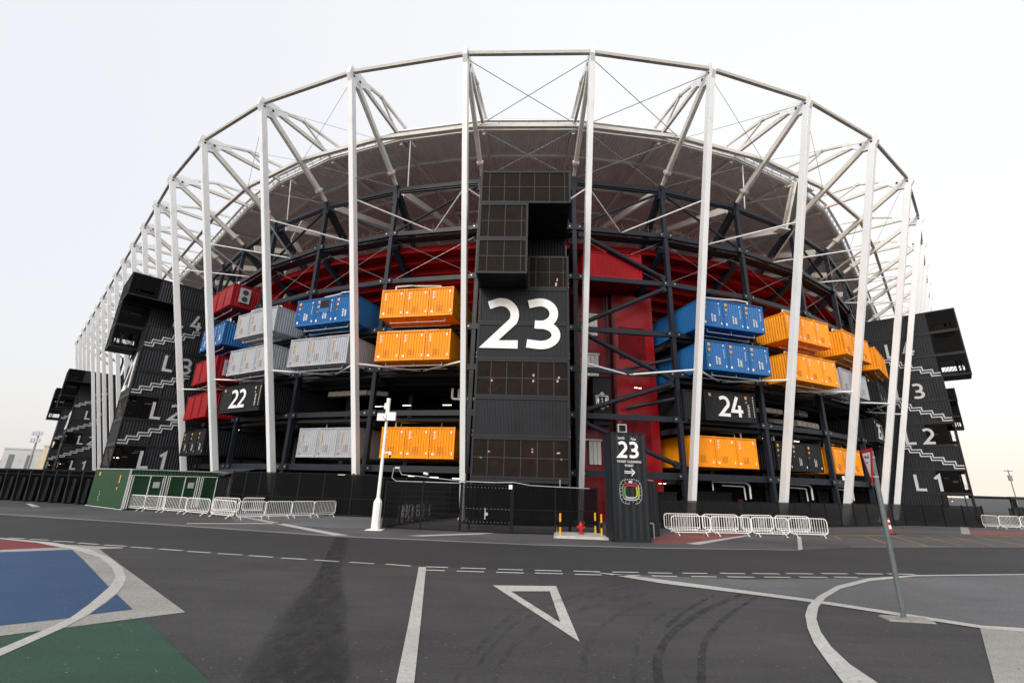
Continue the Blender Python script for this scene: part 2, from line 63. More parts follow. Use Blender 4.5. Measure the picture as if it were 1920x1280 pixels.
BARS=[('front row left', (-29.21, 37.33, -27.06, 36.58)),('front row left', (-27.06, 36.58, -25.06, 35.83)),('front row left', (-25.06, 35.83, -22.92, 34.9)),('front row left', (-22.92, 34.9, -20.41, 33.67)),('front row left', (-20.41, 33.67, -17.48, 31.77)),('front row left', (-17.26, 31.39, -16.03, 32.58)),('front row left', (-16.03, 32.58, -14.86, 33.8)),('front row left', (-14.86, 33.8, -13.73, 34.79)),('front row left', (-13.73, 34.79, -12.74, 36.34)),('back row left', (-22.01, 36.62, -19.85, 36.31)),('back row left', (-20.25, 37.45, -18.61, 38.23)),('back row left', (-18.8, 38.86, -17.58, 40.2)),('front row right', (9.83, 29.24, 12.17, 29.56)),('front row right', (12.31, 29.6, 14.86, 29.96)),('front row right', (14.93, 29.98, 17.19, 29.97)),('front row right', (17.47, 30.34, 19.71, 30.31)),('back row right', (10.16, 31.6, 12.46, 31.9)),('back row right', (12.78, 31.99, 15.18, 32.32)),('back row right', (15.46, 32.4, 17.71, 32.67)),('back row right', (17.96, 32.74, 20.09, 32.63)),('far right', (43.36, 44.57, 43.98, 43.7)),('far right', (44.11, 43.74, 45.97, 43.79)),('far right', (46.04, 43.81, 48.26, 43.96)),('behind mesh', (-7.0, 31.58, -7.19, 35.23)),('behind mesh', (-6.7, 33.44, -6.37, 35.54)),('behind mesh', (-6.18, 35.1, -5.69, 36.34))]
# ------------------------------------------------------------------ helpers
class MB:
    def __init__(s): s.v = []; s.f = []; s.m = []
    def add(s, v, f, m=0):
        o = len(s.v); s.v += [tuple(a) for a in v]; s.f += [tuple(i+o for i in q) for q in f]; s.m += [m]*len(f); return s
    def box(s, x0, x1, y0, y1, z0, z1, m=0):
        v = [(x0,y0,z0),(x1,y0,z0),(x1,y1,z0),(x0,y1,z0),(x0,y0,z1),(x1,y0,z1),(x1,y1,z1),(x0,y1,z1)]
        return s.add(v, [(0,3,2,1),(4,5,6,7),(0,1,5,4),(1,2,6,5),(2,3,7,6),(3,0,4,7)], m)
    def bar(s, p, q, w, h=None, m=0, up=(0,0,1), w2=None, h2=None, ch=0):
        p, q = Vector(p), Vector(q); h = w if h is None else h; w2 = w if w2 is None else w2; h2 = h if h2 is None else h2
        d = (q-p).normalized(); u = Vector(up)
        if abs(d.dot(u)) > .98: u = Vector((0,1,0))
        a = d.cross(u).normalized(); b = a.cross(d).normalized()
        v = []
        for c, ww, hh in ((p, w, h), (q, w2, h2)):
            if ch:
                k = ch
                for i, j in ((-.5,-.5+k),(-.5+k,-.5),(.5-k,-.5),(.5,-.5+k),(.5,.5-k),(.5-k,.5),(-.5+k,.5),(-.5,.5-k)): v.append(c+a*(i*ww)+b*(j*hh))
            else:
                for i, j in ((-.5,-.5),(.5,-.5),(.5,.5),(-.5,.5)): v.append(c+a*(i*ww)+b*(j*hh))
        n = len(v)//2
        return s.add(v, [tuple(range(n))[::-1], tuple(range(n, 2*n))]+[(i, (i+1)%n, n+(i+1)%n, n+i) for i in range(n)], m)
    def tube(s, p, q, r, n=8, m=0, r2=None):
        p, q = Vector(p), Vector(q); d = (q-p).normalized(); u = Vector((0,0,1)) if abs(d.z) < .95 else Vector((1,0,0))
        a = d.cross(u).normalized(); b = a.cross(d); r2 = r if r2 is None else r2; v = []
        for c, rr in ((p, r), (q, r2)):
            for i in range(n):
                t = 2*math.pi*i/n; v.append(c+a*(rr*math.cos(t))+b*(rr*math.sin(t)))
        return s.add(v, [tuple(range(n))[::-1], tuple(range(n, 2*n))]+[(i, (i+1)%n, n+(i+1)%n, n+i) for i in range(n)], m)
    def path(s, pts, r, n=6, m=0):
        for a, b in zip(pts, pts[1:]): s.tube(a, b, r, n, m)
        return s
    def prism(s, pts, a, b, axis='y', m=0):
        # polygon pts (u, w) swept from a to b along an axis
        f = {'y': lambda u, t, w: (u, t, w), 'x': lambda u, t, w: (t, u, w), 'z': lambda u, t, w: (u, w, t)}[axis]
        n = len(pts); v = [f(u, a, w) for u, w in pts]+[f(u, b, w) for u, w in pts]
        return s.add(v, [tuple(range(n))[::-1], tuple(range(n, 2*n))]+[(i, (i+1)%n, n+(i+1)%n, n+i) for i in range(n)], m)
    def ribs(s, x0, x1, z0, z1, y, pitch=.24, depth=.035, m=0, axis='y'):
        # vertical trapezoid corrugation on a wall standing at y (or at x when axis == 'x')
        n = max(2, round((x1-x0)/pitch)); p = (x1-x0)/n; pr = []
        for i in range(n):
            a = x0+i*p; pr += [(a, 0), (a+.26*p, 0), (a+.5*p, depth), (a+.76*p, depth)]
        pr.append((x1, 0)); v = []; k = len(pr)
        for z in (z0, z1):
            for u, d in pr: v.append((u, y+d, z) if axis == 'y' else (y+d, u, z))
        return s.add(v, [(i, i+1, k+i+1, k+i) for i in range(k-1)], m)
    def mesh(s, name, mats):
        me = bpy.data.meshes.new(name); me.from_pydata(s.v, [], s.f)
        for a in (mats if isinstance(mats, (list, tuple)) else [mats]): me.materials.append(a)
        me.polygons.foreach_set('material_index', s.m); me.update()
        import bmesh
        b = bmesh.new(); b.from_mesh(me); bmesh.ops.recalc_face_normals(b, faces=b.faces); b.to_mesh(me); b.free()
        return me
    def build(s, name, mats, parent=None):
        return obj(name, s.mesh(name, mats), parent)
def obj(name, me, parent=None):
    o = bpy.data.objects.new(name, me); S.collection.objects.link(o)
    if parent: o.parent = parent
    return o
def tag(o, label, cat, group=None):
    o['label'] = label; o['category'] = cat
    if group: o['group'] = group
    return o
def thing(name, label, cat, loc=(0,0,0), rz=0, group=None):
    o = obj(name, None); o.location = loc; o.rotation_euler = (0,0,rz); o.empty_display_size = .5
    return tag(o, label, cat, group)
def struct(o): o['kind'] = 'structure'; return o
def copy_tree(o, parent=None):
    c = o.copy(); S.collection.objects.link(c); c.parent = parent
    for ch in o.children: copy_tree(ch, c)
    return c
ORD = ['first','second','third','fourth','fifth','sixth','seventh','eighth','ninth','tenth','eleventh','twelfth','thirteenth','fourteenth','fifteenth','sixteenth','seventeenth','eighteenth','nineteenth']
# ------------------------------------------------------------------ materials
def mat(name, rgb, rough=.5, metal=0, var=.08, scale=3, streak=1, bump=0, bscale=200, emit=None, es=1, spec=.5, alpha=None, stain=None):
    m = bpy.data.materials.new(name); m.use_nodes = True; t = m.node_tree; b = t.nodes['Principled BSDF']
    b.inputs['Roughness'].default_value = rough; b.inputs['Metallic'].default_value = metal
    b.inputs['Specular IOR Level'].default_value = spec
    tc = t.nodes.new('ShaderNodeTexCoord'); mp = t.nodes.new('ShaderNodeMapping'); nz = t.nodes.new('ShaderNodeTexNoise')
    mp.inputs['Scale'].default_value = (1, 1, 1/streak)
    nz.inputs['Scale'].default_value = scale; nz.inputs['Detail'].default_value = 6; nz.inputs['Roughness'].default_value = .62
    t.links.new(tc.outputs['Object'], mp.inputs[0]); t.links.new(mp.outputs[0], nz.inputs[0])
    rp = t.nodes.new('ShaderNodeValToRGB'); rp.color_ramp.elements[0].position = .3; rp.color_ramp.elements[1].position = .7
    a = stain if stain else tuple(max(0, c*(1-var*2.2)) for c in rgb)
    rp.color_ramp.elements[0].color = (*a, 1); rp.color_ramp.elements[1].color = (*[min(1, c*(1+var)) for c in rgb], 1)
    e = rp.color_ramp.elements.new(.45); e.color = (*rgb, 1)
    t.links.new(nz.outputs[0], rp.inputs[0]); t.links.new(rp.outputs[0], b.inputs['Base Color'])
    mr = t.nodes.new('ShaderNodeMapRange'); mr.inputs[3].default_value = max(0, rough-.1); mr.inputs[4].default_value = min(1, rough+.12)
    t.links.new(nz.outputs[0], mr.inputs[0]); t.links.new(mr.outputs[0], b.inputs['Roughness'])
    if bump:
        n2 = t.nodes.new('ShaderNodeTexNoise'); n2.inputs['Scale'].default_value = bscale; n2.inputs['Detail'].default_value = 4
        bp = t.nodes.new('ShaderNodeBump'); bp.inputs['Strength'].default_value = bump; bp.inputs['Distance'].default_value = .02
        t.links.new(tc.outputs['Object'], n2.inputs[0]); t.links.new(n2.outputs[0], bp.inputs['Height']); t.links.new(bp.outputs[0], b.inputs['Normal'])
    if emit:
        b.inputs['Emission Color'].default_value = (*emit, 1); b.inputs['Emission Strength'].default_value = es
    if alpha is not None: b.inputs['Alpha'].default_value = alpha
    return m
def ground_mat(name, rgb, var=.22, big=.25, wear=None, wamt=.5, rough=.85, speck=.2, patchy=None):
    m = bpy.data.materials.new(name); m.use_nodes = True; t = m.node_tree; b = t.nodes['Principled BSDF']; L = t.links.new
    b.inputs['Roughness'].default_value = rough
    tc = t.nodes.new('ShaderNodeTexCoord')
    def nz(s, d, r=.6, st=None):
        n = t.nodes.new('ShaderNodeTexNoise'); n.inputs['Scale'].default_value = s; n.inputs['Detail'].default_value = d; n.inputs['Roughness'].default_value = r
        if st:
            mp = t.nodes.new('ShaderNodeMapping'); mp.inputs['Scale'].default_value = st; L(tc.outputs['Object'], mp.inputs[0]); L(mp.outputs[0], n.inputs[0])
        else: L(tc.outputs['Object'], n.inputs[0])
        return n
    n0 = nz(.11, 5, .55, (.5,1.3,1)); n1 = nz(big, 6); n2 = nz(70, 2, .9); n3 = nz(1.3, 8, .7, (.25, 1.6, 1))
    def mul(a, lo, hi):
        r = t.nodes.new('ShaderNodeMapRange'); r.inputs[1].default_value = .37; r.inputs[2].default_value = .63
        r.inputs[3].default_value = lo; r.inputs[4].default_value = hi; L(a.outputs[0], r.inputs[0]); return r
    a, c, d = mul(n1, 1-var, 1+var), mul(n2, 1-speck*2, 1+speck*2), mul(n3, 1-var*.7, 1+var*.7)
    m1 = t.nodes.new('ShaderNodeMath'); m1.operation = 'MULTIPLY'; L(a.outputs[0], m1.inputs[0]); L(c.outputs[0], m1.inputs[1])
    m0 = t.nodes.new('ShaderNodeMath'); m0.operation = 'MULTIPLY'; e_ = mul(n0, 1-var*1.1, 1+var*1.3); L(m1.outputs[0], m0.inputs[0]); L(e_.outputs[0], m0.inputs[1])
    m2 = t.nodes.new('ShaderNodeMath'); m2.operation = 'MULTIPLY'; L(m0.outputs[0], m2.inputs[0]); L(d.outputs[0], m2.inputs[1])
    col = t.nodes.new('ShaderNodeVectorMath'); col.operation = 'SCALE'; col.inputs[0].default_value = rgb; L(m2.outputs[0], col.inputs[3])
    src = col.outputs[0]
    if wear:
        n4 = nz(14, 10, .75); r4 = t.nodes.new('ShaderNodeMapRange'); r4.inputs[1].default_value = .47; r4.inputs[2].default_value = .66
        r4.inputs[3].default_value = 0; r4.inputs[4].default_value = wamt; L(n4.outputs[0], r4.inputs[0])
        mx = t.nodes.new('ShaderNodeMix'); mx.data_type = 'RGBA'; L(r4.outputs[0], mx.inputs[0]); L(src, mx.inputs[6]); mx.inputs[7].default_value = (*wear, 1); src = mx.outputs[2]
    L(src, b.inputs['Base Color'])
    if patchy:   # worn marks: the ground shows between the grains
        n5 = nz(3, 12, .85, (1.4,.5,1)); r5 = t.nodes.new('ShaderNodeMapRange'); r5.inputs[1].default_value = .36; r5.inputs[2].default_value = .64
        r5.inputs[3].default_value = patchy[0]; r5.inputs[4].default_value = patchy[1]; L(n5.outputs[0], r5.inputs[0]); L(r5.outputs[0], b.inputs['Alpha'])
    # scattered grit: light chips and dark spots
    for sc_, th, cc in ((5, .045, (.30,.30,.29,1)), (3.1, .05, (.008,.008,.008,1)), (16, .06, (.17,.17,.17,1))):
        vo = t.nodes.new('ShaderNodeTexVoronoi'); vo.inputs['Scale'].default_value = sc_; L(tc.outputs['Object'], vo.inputs['Vector'])
        rr_ = t.nodes.new('ShaderNodeMapRange'); rr_.inputs[1].default_value = th; rr_.inputs[2].default_value = th*1.6; rr_.inputs[3].default_value = .75; rr_.inputs[4].default_value = 0
        L(vo.outputs['Distance'], rr_.inputs[0]); mx = t.nodes.new('ShaderNodeMix'); mx.data_type = 'RGBA'; L(rr_.outputs[0], mx.inputs[0]); L(src, mx.inputs[6]); mx.inputs[7].default_value = cc; src = mx.outputs[2]
    L(src, b.inputs['Base Color'])
    bp = t.nodes.new('ShaderNodeBump'); bp.inputs['Strength'].default_value = .6; bp.inputs['Distance'].default_value = .012
    L(n2.outputs[0], bp.inputs['Height']); L(bp.outputs[0], b.inputs['Normal'])
    return m
M = dict(
    white=mat('white_paint', (.83,.85,.87), .42, var=.05, scale=1.2, streak=4),
    cream=mat('cream_paint', (.72,.70,.65), .5, var=.08, scale=1.0),
    tubegrey=mat('ring_paint', (.46,.44,.40), .5, var=.08),
    navy=mat('dark_navy_paint', (.012,.017,.027), .45, spec=.3, var=.15, scale=1.5),
    black=mat('black_container_paint', (.0075,.009,.013), .5, spec=.25, var=.25, scale=.9, streak=3),
    blackwall=mat('black_tower_paint', (.013,.016,.021), .5, spec=.28, var=.22, scale=.7, streak=3),
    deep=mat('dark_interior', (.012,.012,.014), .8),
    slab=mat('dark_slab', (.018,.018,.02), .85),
    yellow=mat('yellow_container_paint', (.93,.335,.004), .45, spec=.3, var=.07, scale=1.1, streak=2),
    blue=mat('blue_container_paint', (.010,.13,.38), .42, spec=.35, var=.06, scale=.8, streak=2),
    grey=mat('grey_container_paint', (.40,.43,.48), .45, var=.07, scale=1.1, streak=2),
    red=mat('red_container_paint', (.30,.003,.008), .45, spec=.25, var=.06, scale=.8, streak=2),
    redstand=mat('red_stand_paint', (.20,.001,.003), .65, spec=.12, var=.15, scale=.8),
    green=mat('green_container_paint', (.005,.052,.014), .5, var=.06, scale=.8, streak=2),
    core_glow=mat('red_lit_core_tint', (.34,.06,.035), .7, var=.25),  # stair core: red interior light put into the base colour
    mark=mat('white_marking', (.88,.88,.87), .5, var=.03),
    letter=mat('light_grey_lettering', (.52,.54,.57), .5, var=.04),
    markorange=mat('orange_marking', (.65,.33,.08), .5, var=.05),
    markdark=mat('dark_marking', (.40,.18,.02), .6, var=.05),
    galv=mat('galvanised_steel', (.42,.44,.45), .4, .5, var=.1, scale=6),
    pole=mat('grey_pole_paint', (.13,.15,.165), .4, .2, var=.15, scale=8),
    pipe=mat('white_pipe', (.62,.62,.62), .4, var=.08),
    duct=mat('beige_duct', (.46,.42,.37), .6, var=.12, scale=2),
    lamp=mat('lit_tube', (.9,.8,.7), .5, emit=(1,.80,.60), es=5),
    concrete=mat('concrete', (.42,.41,.39), .85, var=.15, scale=3, bump=.3, bscale=60),
    hyd=mat('hydrant_red', (.45,.012,.015), .35, var=.08, scale=8),
    byel=mat('bollard_yellow', (.80,.38,.02), .45, var=.06),
    bblk=mat('bollard_black', (.006,.006,.007), .6, spec=.2),
    signred=mat('sign_red', (.48,.015,.02), .4),
    screen=mat('dark_mesh_screen', (.006,.007,.009), .6),
    building=mat('hazed_building', (.55,.56,.56), .8, var=.08, scale=.2),  # faded tone: distance haze mixed into the wall colour
    building2=mat('cream_building', (.68,.58,.42), .8, var=.08, scale=.2),
    window=mat('building_window', (.16,.18,.20), .4),
    soffit=mat('brown_grey_soffit', (.80,.79,.76), .7, var=.10, scale=.25),
    glass=mat('tinted_panel', (.006,.007,.009), .25, spec=.35, alpha=.72),
    lens=mat('camera_lens', (.02,.02,.025), .1),
    liteyel=mat('yellow_map', (.6,.55,.1), .5), litegrn=mat('green_map', (.12,.35,.1), .5), litered=mat('red_map', (.42,.03,.05), .5),
    barc=mat('dim_bar_paint', (.040,.035,.031), .6),
    wire=mat('stadium_cable', (.30,.30,.30), .5, .3),
    rust=mat('brown_pipe', (.12,.05,.035), .7),
)
def mesh_screen(name, rgb, alpha):
    # perforated sheet: tiny holes let part of the light through
    m = mat(name, rgb, .6, var=.2, scale=1.2, spec=.08); t = m.node_tree; b = t.nodes['Principled BSDF']; b.inputs['Alpha'].default_value = alpha
    return m
M['perf'] = mesh_screen('perforated_black_sheet', (.004,.005,.006), .8)
M['perfopen'] = mesh_screen('open_mesh_sheet', (.004,.005,.006), .62)
M['perfbrown'] = mesh_screen('perforated_brown_sheet', (.022,.017,.0145), .66)
M['perfdark'] = mesh_screen('perforated_dark_sheet', (.0045,.0042,.0042), .88)
M['perfred'] = mesh_screen('perforated_red_sheet', (.16,.01,.014), .80)
G = dict(
    asphalt=ground_mat('asphalt', (.036,.0355,.037), wear=(0.072,0.072,0.072), wamt=.5),
    apron=ground_mat('asphalt_apron', (.068,.068,.071), wear=(0.090,0.090,0.090), wamt=.4),
    lane=ground_mat('dark_lane', (.023,.0235,.026), var=.12, wear=(0.045,0.045,0.047), wamt=.25),
    walk=ground_mat('concrete_walk', (.125,.132,.145), var=.12),
    lightasphalt=ground_mat('grey_painted_asphalt', (.115,.12,.128), var=.12, wear=(0.054,0.054,0.054), wamt=.4),
    beige=ground_mat('beige_road_paint', (.31,.305,.285), var=.10, wear=(0.156,0.153,0.144), wamt=.5),
    blue=ground_mat('blue_road_paint', (.018,.062,.15), var=.12, wear=(0.030,0.060,0.114), wamt=.4),
    red=ground_mat('red_road_paint', (.17,.022,.026), var=.12, wear=(0.096,0.030,0.030), wamt=.4),
    redpatch=ground_mat('salmon_road_paint', (.20,.06,.055), var=.15, wear=(0.102,0.060,0.054), wamt=.5),
    green=ground_mat('green_road_paint', (.014,.060,.038), var=.14, wear=(0.036,0.066,0.051), wamt=.5),
    line=ground_mat('white_road_paint', (.46,.46,.44), var=.07, wear=(0.180,0.180,0.174), wamt=.55, speck=.06),
    thin=ground_mat('worn_white_line', (.20,.20,.20), var=.1, wear=(0.090,0.090,0.090), wamt=.7),
    hatch=ground_mat('worn_yellow_line', (.26,.155,.05), var=.2, wear=(0.072,0.060,0.048), wamt=.7),
    tyre=ground_mat('tyre_marks', (.012,.012,.013), wear=(0.045,0.045,0.047), wamt=.9, patchy=(-.1,.62)),
    tyre2=ground_mat('faint_tyre_marks', (.014,.014,.015), wear=(0.051,0.051,0.053), wamt=.9, patchy=(-.2,.36)),
    darkpatch=ground_mat('darker_asphalt', (.020,.0195,.0205), wear=(0.054,0.054,0.054), wamt=.4, patchy=(-.02,.24)),
)
# ------------------------------------------------------------------ the ring the whole stadium is laid out on
OX, OY = 3.26, 89.17
def fr(k):
    if k < 13: a = math.radians(-133.57)
    elif k > 23: a = math.radians(-42.9)
    else: a = math.radians(-87.74+9.36*(k-18))
    n = (math.cos(a), math.sin(a)); t = (-n[1], n[0]); q = (OX, OY)
    if k < 13 or k > 23:
        b = math.radians(-87.74+9.36*(-5 if k < 13 else 5)); s = -(13-k)*7.95 if k < 13 else (k-23)*7.95
        q = (OX+61.35*(math.cos(b)-n[0])+t[0]*s, OY+61.35*(math.sin(b)-n[1])+t[1]*s)
    return q, n, t
def F(k, r, t, z):
    q, n, tt = fr(k); return Vector((q[0]+n[0]*r+tt[0]*t, q[1]+n[1]*r+tt[1]*t, z))
def rot(k):
    q, n, t = fr(k); return math.atan2(t[1], t[0])
def ring(mb, k0, k1, r, z, w, h, m=0, up=(0,0,1)):
    k = k0
    while k < k1-1e-6:
        mb.bar(F(k, r, 0, z), F(k+1, r, 0, z), w, h, m); k += 1
    return mb
# ------------------------------------------------------------------ stroked characters
def arc(cx, cy, rx, ry, a0, a1, n=14): return [(cx+rx*math.cos(math.radians(a0+(a1-a0)*i/n)), cy+ry*math.sin(math.radians(a0+(a1-a0)*i/n))) for i in range(n+1)]
GL = {  # unit height 1, stroke centre lines
 '0': [arc(.32,.5,.26,.44,90,450,28)],
 '1': [[(.08,.74),(.34,.93),(.34,.0)]],
 '2': [[(.04,.86)]+arc(.28,.66,.27,.27,115,-30,16)+[(.06,.065),(.62,.065)]],
 '3': [[(.05,.89)]+arc(.27,.70,.27,.235,105,-85,16)+[(.17,.475)], [(.26,.475)]+arc(.29,.265,.29,.205,85,-100,16)+[(.02,.09)]],
 '4': [[(.36,1.0),(.04,.28),(.66,.28)], [(.47,.58),(.47,.0)]],
 '5': [[(.56,.935),(.13,.935),(.11,.54)]+arc(.28,.32,.28,.25,95,-110,16)+[(.03,.10)]],
 'L': [[(.07,1.0),(.07,.065),(.52,.065)]],
}
def stroke(mb, pts, w, y0, y1, m=0):
    pts = [Vector(p) for p in pts]; n = len(pts); L = []; R = []
    for i in range(n):
        a = (pts[i]-pts[i-1]).normalized() if i else (pts[1]-pts[0]).normalized()
        b = (pts[i+1]-pts[i]).normalized() if i < n-1 else a
        na, nb = Vector((-a.y, a.x)), Vector((-b.y, b.x)); mt = (na+nb)
        mt = mt.normalized() if mt.length > 1e-4 else na
        s = w/2/max(.42, mt.dot(na)); L.append(pts[i]+mt*s); R.append(pts[i]-mt*s)
    v = [(p.x, y, p.y) for y in (y0, y1) for p in L+R]; k = 2*n; f = []
    for i in range(n-1):
        f += [(i, i+1, n+i+1, n+i), (k+i, k+n+i, k+n+i+1, k+i+1), (i, k+i, k+i+1, i+1), (n+i, n+i+1, k+n+i+1, k+n+i)]
    f += [(0, n, k+n, k), (n-1, k+n-1, k+2*n-1, 2*n-1)]
    mb.add(v, f, m)
def number(mb, text, x, z, h, w, y0, y1, gap=.16, sx=1.0, m=0):
    for i, c in enumerate(text):
        for j, pl in enumerate(GL[c]): stroke(mb, [(x+px*h*sx, z+pz*h) for px, pz in pl], w, y0+.004*j, y1-.002*i-.003*j, m)
        x += (.64 if c != 'L' else .5)*h*sx + gap*h
    return x
def text_mesh(txt, size, mater, parent, loc, name='lettering', bold=.01, align='CENTER', rot=(math.pi/2,0,0), ext=.006):
    c = bpy.data.curves.new('tmp', 'FONT'); c.body = txt; c.size = size; c.offset = bold*size; c.extrude = ext; c.align_x = align
    o = bpy.data.objects.new('tmp', c); S.collection.objects.link(o)
    me = bpy.data.meshes.new_from_object(o.evaluated_get(bpy.context.evaluated_depsgraph_get()))
    bpy.data.objects.remove(o); me.name = name; me.materials.clear(); me.materials.append(mater)
    me.transform(Matrix.Translation(loc) @ Euler(rot).to_matrix().to_4x4())
    return obj(name, me, parent)
# ------------------------------------------------------------------ ground
g = MB(); g.add([(-1500,-300,0),(1500,-300,0),(1500,2500,0),(-1500,2500,0)], [(0,1,2,3)])
struct(g.build('ground', G['asphalt']))
NM = {'far_apron':'road_apron','road_lane':'road'}
for name, mt, layer, pts in GROUND:
    m_ = MB(); z = .004*layer; m_.add([(x, y, z) for x, y in pts], [tuple(range(len(pts)))])
    me = bpy.data.meshes.new(name); me.from_pydata(m_.v, [], m_.f); me.materials.append(G[mt])
    o = obj({'far_apron':'pavement','road_lane':'road'}.get(name, 'road_marking'), me); struct(o)
    if me.polygons[0].normal.z < 0: me.flip_normals()
dm = MB()
for x0, y0, x1, y1 in DASH:
    a, b = Vector((x0, y0, 0)), Vector((x1, y1, 0)); d = (b-a).normalized(); n = Vector((-d.y, d.x, 0))*.075*max(.8, 1)
    dm.add([(p.x, p.y, .016) for p in (a-n, b-n, b+n, a+n)], [(0,1,2,3)])
struct(dm.build('road_marking', G['line']))
# ------------------------------------------------------------------ white leaning masts
T = (0, -8.35, 35.4)
def yy(r): return 53-r
mast = thing('steel_mast', '', 'mast', group='leaning white masts around the stadium')
mb = MB(); mb.bar((0,0,0), (0,-8.25,34.9), .42, .56, up=(0,1,0), ch=.04); mb.bar((0,.02,-.0), (0,-.0,.06), .8, .9, up=(0,1,0))
for z in (11.6, 21.5): q = z/35.4*8.35; mb.bar((0,-q,z), (0,-q-.01,z+.04), .428, .568, up=(0,1,0), ch=.04)
mb.build('column', M['white'], mast)
mb = MB(); mb.prism([(yy(61.75),34.9),(yy(61.65),35.75),(yy(60.4),36.05),(yy(58.9),36.1),(yy(58.7),35.6),(yy(59.6),35.35),(yy(60.3),34.5),(yy(61.3),34.2)], -.17, .17, 'x'); mb.build('gusset', M['white'], mast)
for r, z in ((61.2,35.0),(60.35,35.25)): mb = MB(); mb.tube((-.22, yy(r), z), (.22, yy(r), z), .11, 10); mb.build('pin', M['navy'], mast)
st = MB(); st.bar((0,yy(60.6),34.95), (0,yy(53.9),30.85), .36, .5, ch=.08); so_ = st.build('strut', M['cream'], mast)
c_ = MB(); c_.bar((0,yy(54.0),30.92), (0,yy(53.82),30.80), .56, .66); c_.bar((0,yy(53.9),30.85), (0,yy(52.75),30.12), .30, .38, w2=.22, h2=.3)
c_.tube((-.16,yy(52.95),30.22), (.16,yy(52.95),30.22), .1, 10, 0); c_.build('collar', M['cream'], so_)
t_ = MB(); t_.bar((0,yy(59.6),35.55), (0,yy(53.3),35.65), .26, .42, ch=.08); t_.build('lower_tie', M['cream'], mast)
t_ = MB(); t_.bar((0,yy(59.8),35.9), (0,yy(57.0),36.95), .22, .24); t_.bar((0,yy(57.0),36.95), (0,yy(52.5),37.35), .22, .24); t_.bar((0,yy(57.0),36.9), (0,yy(54.2),35.8), .16, .18)
t_.tube((-.16,yy(57.0),36.95), (.16,yy(57.0),36.95), .17, 10); t_.tube((-.14,yy(52.5),37.35), (.14,yy(52.5),37.35), .16, 10); t_.build('upper_tie', M['cream'], mast)
first = True
for k in range(0, 32):
    o = mast if first else copy_tree(mast); first = False
    o.location = F(k, 53, 0, 0); o.rotation_euler = (0,0,rot(k))
    o['label'] = 'leaning white steel mast, %s mast to the %s of the black 23 tower' % (ORD[17-k] if k <= 17 else ORD[k-18], 'left' if k <= 17 else 'right')
rb = MB(); ring(rb, 0, 31, 61.25, 35.45, .26, .30); rb2 = MB(); ring(rb2, 0, 31, 56.43, 32.72, .3, .34)
tag(rb.build('ring_beam', M['tubegrey']), 'long grey beam linking the tips of all the white masts', 'ring beam')
tag(rb2.build('ring_beam', M['cream']), 'cream beam ring crossing the mast struts just outside the roof edge', 'ring beam')
# horizontal tie rods from masts to the dark frame
def ptm(k, z): return F(k, 53+8.35*z/35.4, 0, z)
for k in range(9, 28):
    if k == 17: lv = (24.7,)
    elif k == 12 or k == 23: continue
    else: lv = (24.7, 11.5)
    side = 'left' if k < 17 else 'right'; nn = ORD[17-k-1] if k < 17 else ORD[k-18]
    for z in lv:
        t = thing('tie_rod_pair', '', 'tie rods', F(k+.5, 52.6, 0, z), 0, 'white tie rods between masts and frame')
        t['label'] = ('white V of rods in front of the topmost part of tower 23' if k == 17 else 'white V of %s rods bracing the masts in the %s bay %s of tower 23' % ('upper' if z > 20 else 'lower', nn, side))
        q = Vector(t.location)
        for kk in (k, k+1):
            a = ptm(kk, z)-q; d = a.normalized(); r = MB(); r.tube(d*.45, a*.93, .075 if z < 20 else .07, 8); r.tube(d*.15, d*.45, .04, 6); r.tube(a*.93, a*.99, .07, 6, r2=.025); r.build('rod', M['white'], t)
# thin crossing rods
for k, rr in ((17,.035),(18,.035),(15,.018),(14,.018),(20,.018),(19,.02),(22,.018)):
    t = thing('cross_bracing', 'thin crossed %s rods strung between struts, %s' % ('white' if rr > .03 else 'wire', 'above tower 23' if k == 17 else '%s bay to the %s of tower 23' % (ORD[16-k] if k < 17 else ORD[k-18], 'left' if k < 17 else 'right')), 'bracing', F(k+.5, 56.4, 0, 32.7), 0, 'crossed rods between the struts')
    q = Vector(t.location)
    for (ra, za, rb_, zb) in ((61,35.2,56.4,32.6),(56.4,32.6,52.6,30.1)):
        for a, b in ((0,1),(1,0)):
            r = MB(); r.tube(F(k+a, ra, 0, za)-q, F(k+b, rb_, 0, zb)-q, rr, 6); r.build('rod', M['galv'], t)
# ------------------------------------------------------------------ roof
roof = thing('stadium_roof', 'curved brown-grey canopy roof with white rim under the masts', 'roof')
def roofz(r): return 35.45+(53.3-r)*.03
sf = MB()
for k in range(0, 31):
    nr = 26 if 13 <= k < 23 else 10
    for i in range(nr):
        for (u0, u1, d0, d1) in ((0,.3,0,0),(.3,.5,0,.09),(.5,.8,.09,.09),(.8,1,.09,0)):
            a, b = (i+u0)/nr, (i+u1)/nr
            def P(u, r, d): return F(k, r, 0, roofz(r)+d).lerp(F(k+1, r, 0, roofz(r)+d), u)
            sf.add([P(a,53.2,d0),P(b,53.2,d1),P(b,30,d1),P(a,30,d0)], [(0,1,2,3)])
sf.build('soffit', M['soffit'], roof)
dk = MB()
for k in range(0, 31):
    dk.add([F(k,53.2,0,roofz(53.2)+.22),F(k+1,53.2,0,roofz(53.2)+.22),F(k+1,30,0,roofz(30)+.3),F(k,30,0,roofz(30)+.3)], [(0,1,2,3)])
dk.build('roof_deck', M['cream'], roof)
fa = MB(); ring(fa, 0, 31, 53.3, 35.55, .10, .42); ring(fa, 0, 31, 53.65, 35.86, .28, .14); fa.build('fascia', M['white'], roof)
fb = MB(); ring(fb, 0, 31, 53.05, 35.28, .34, .16)
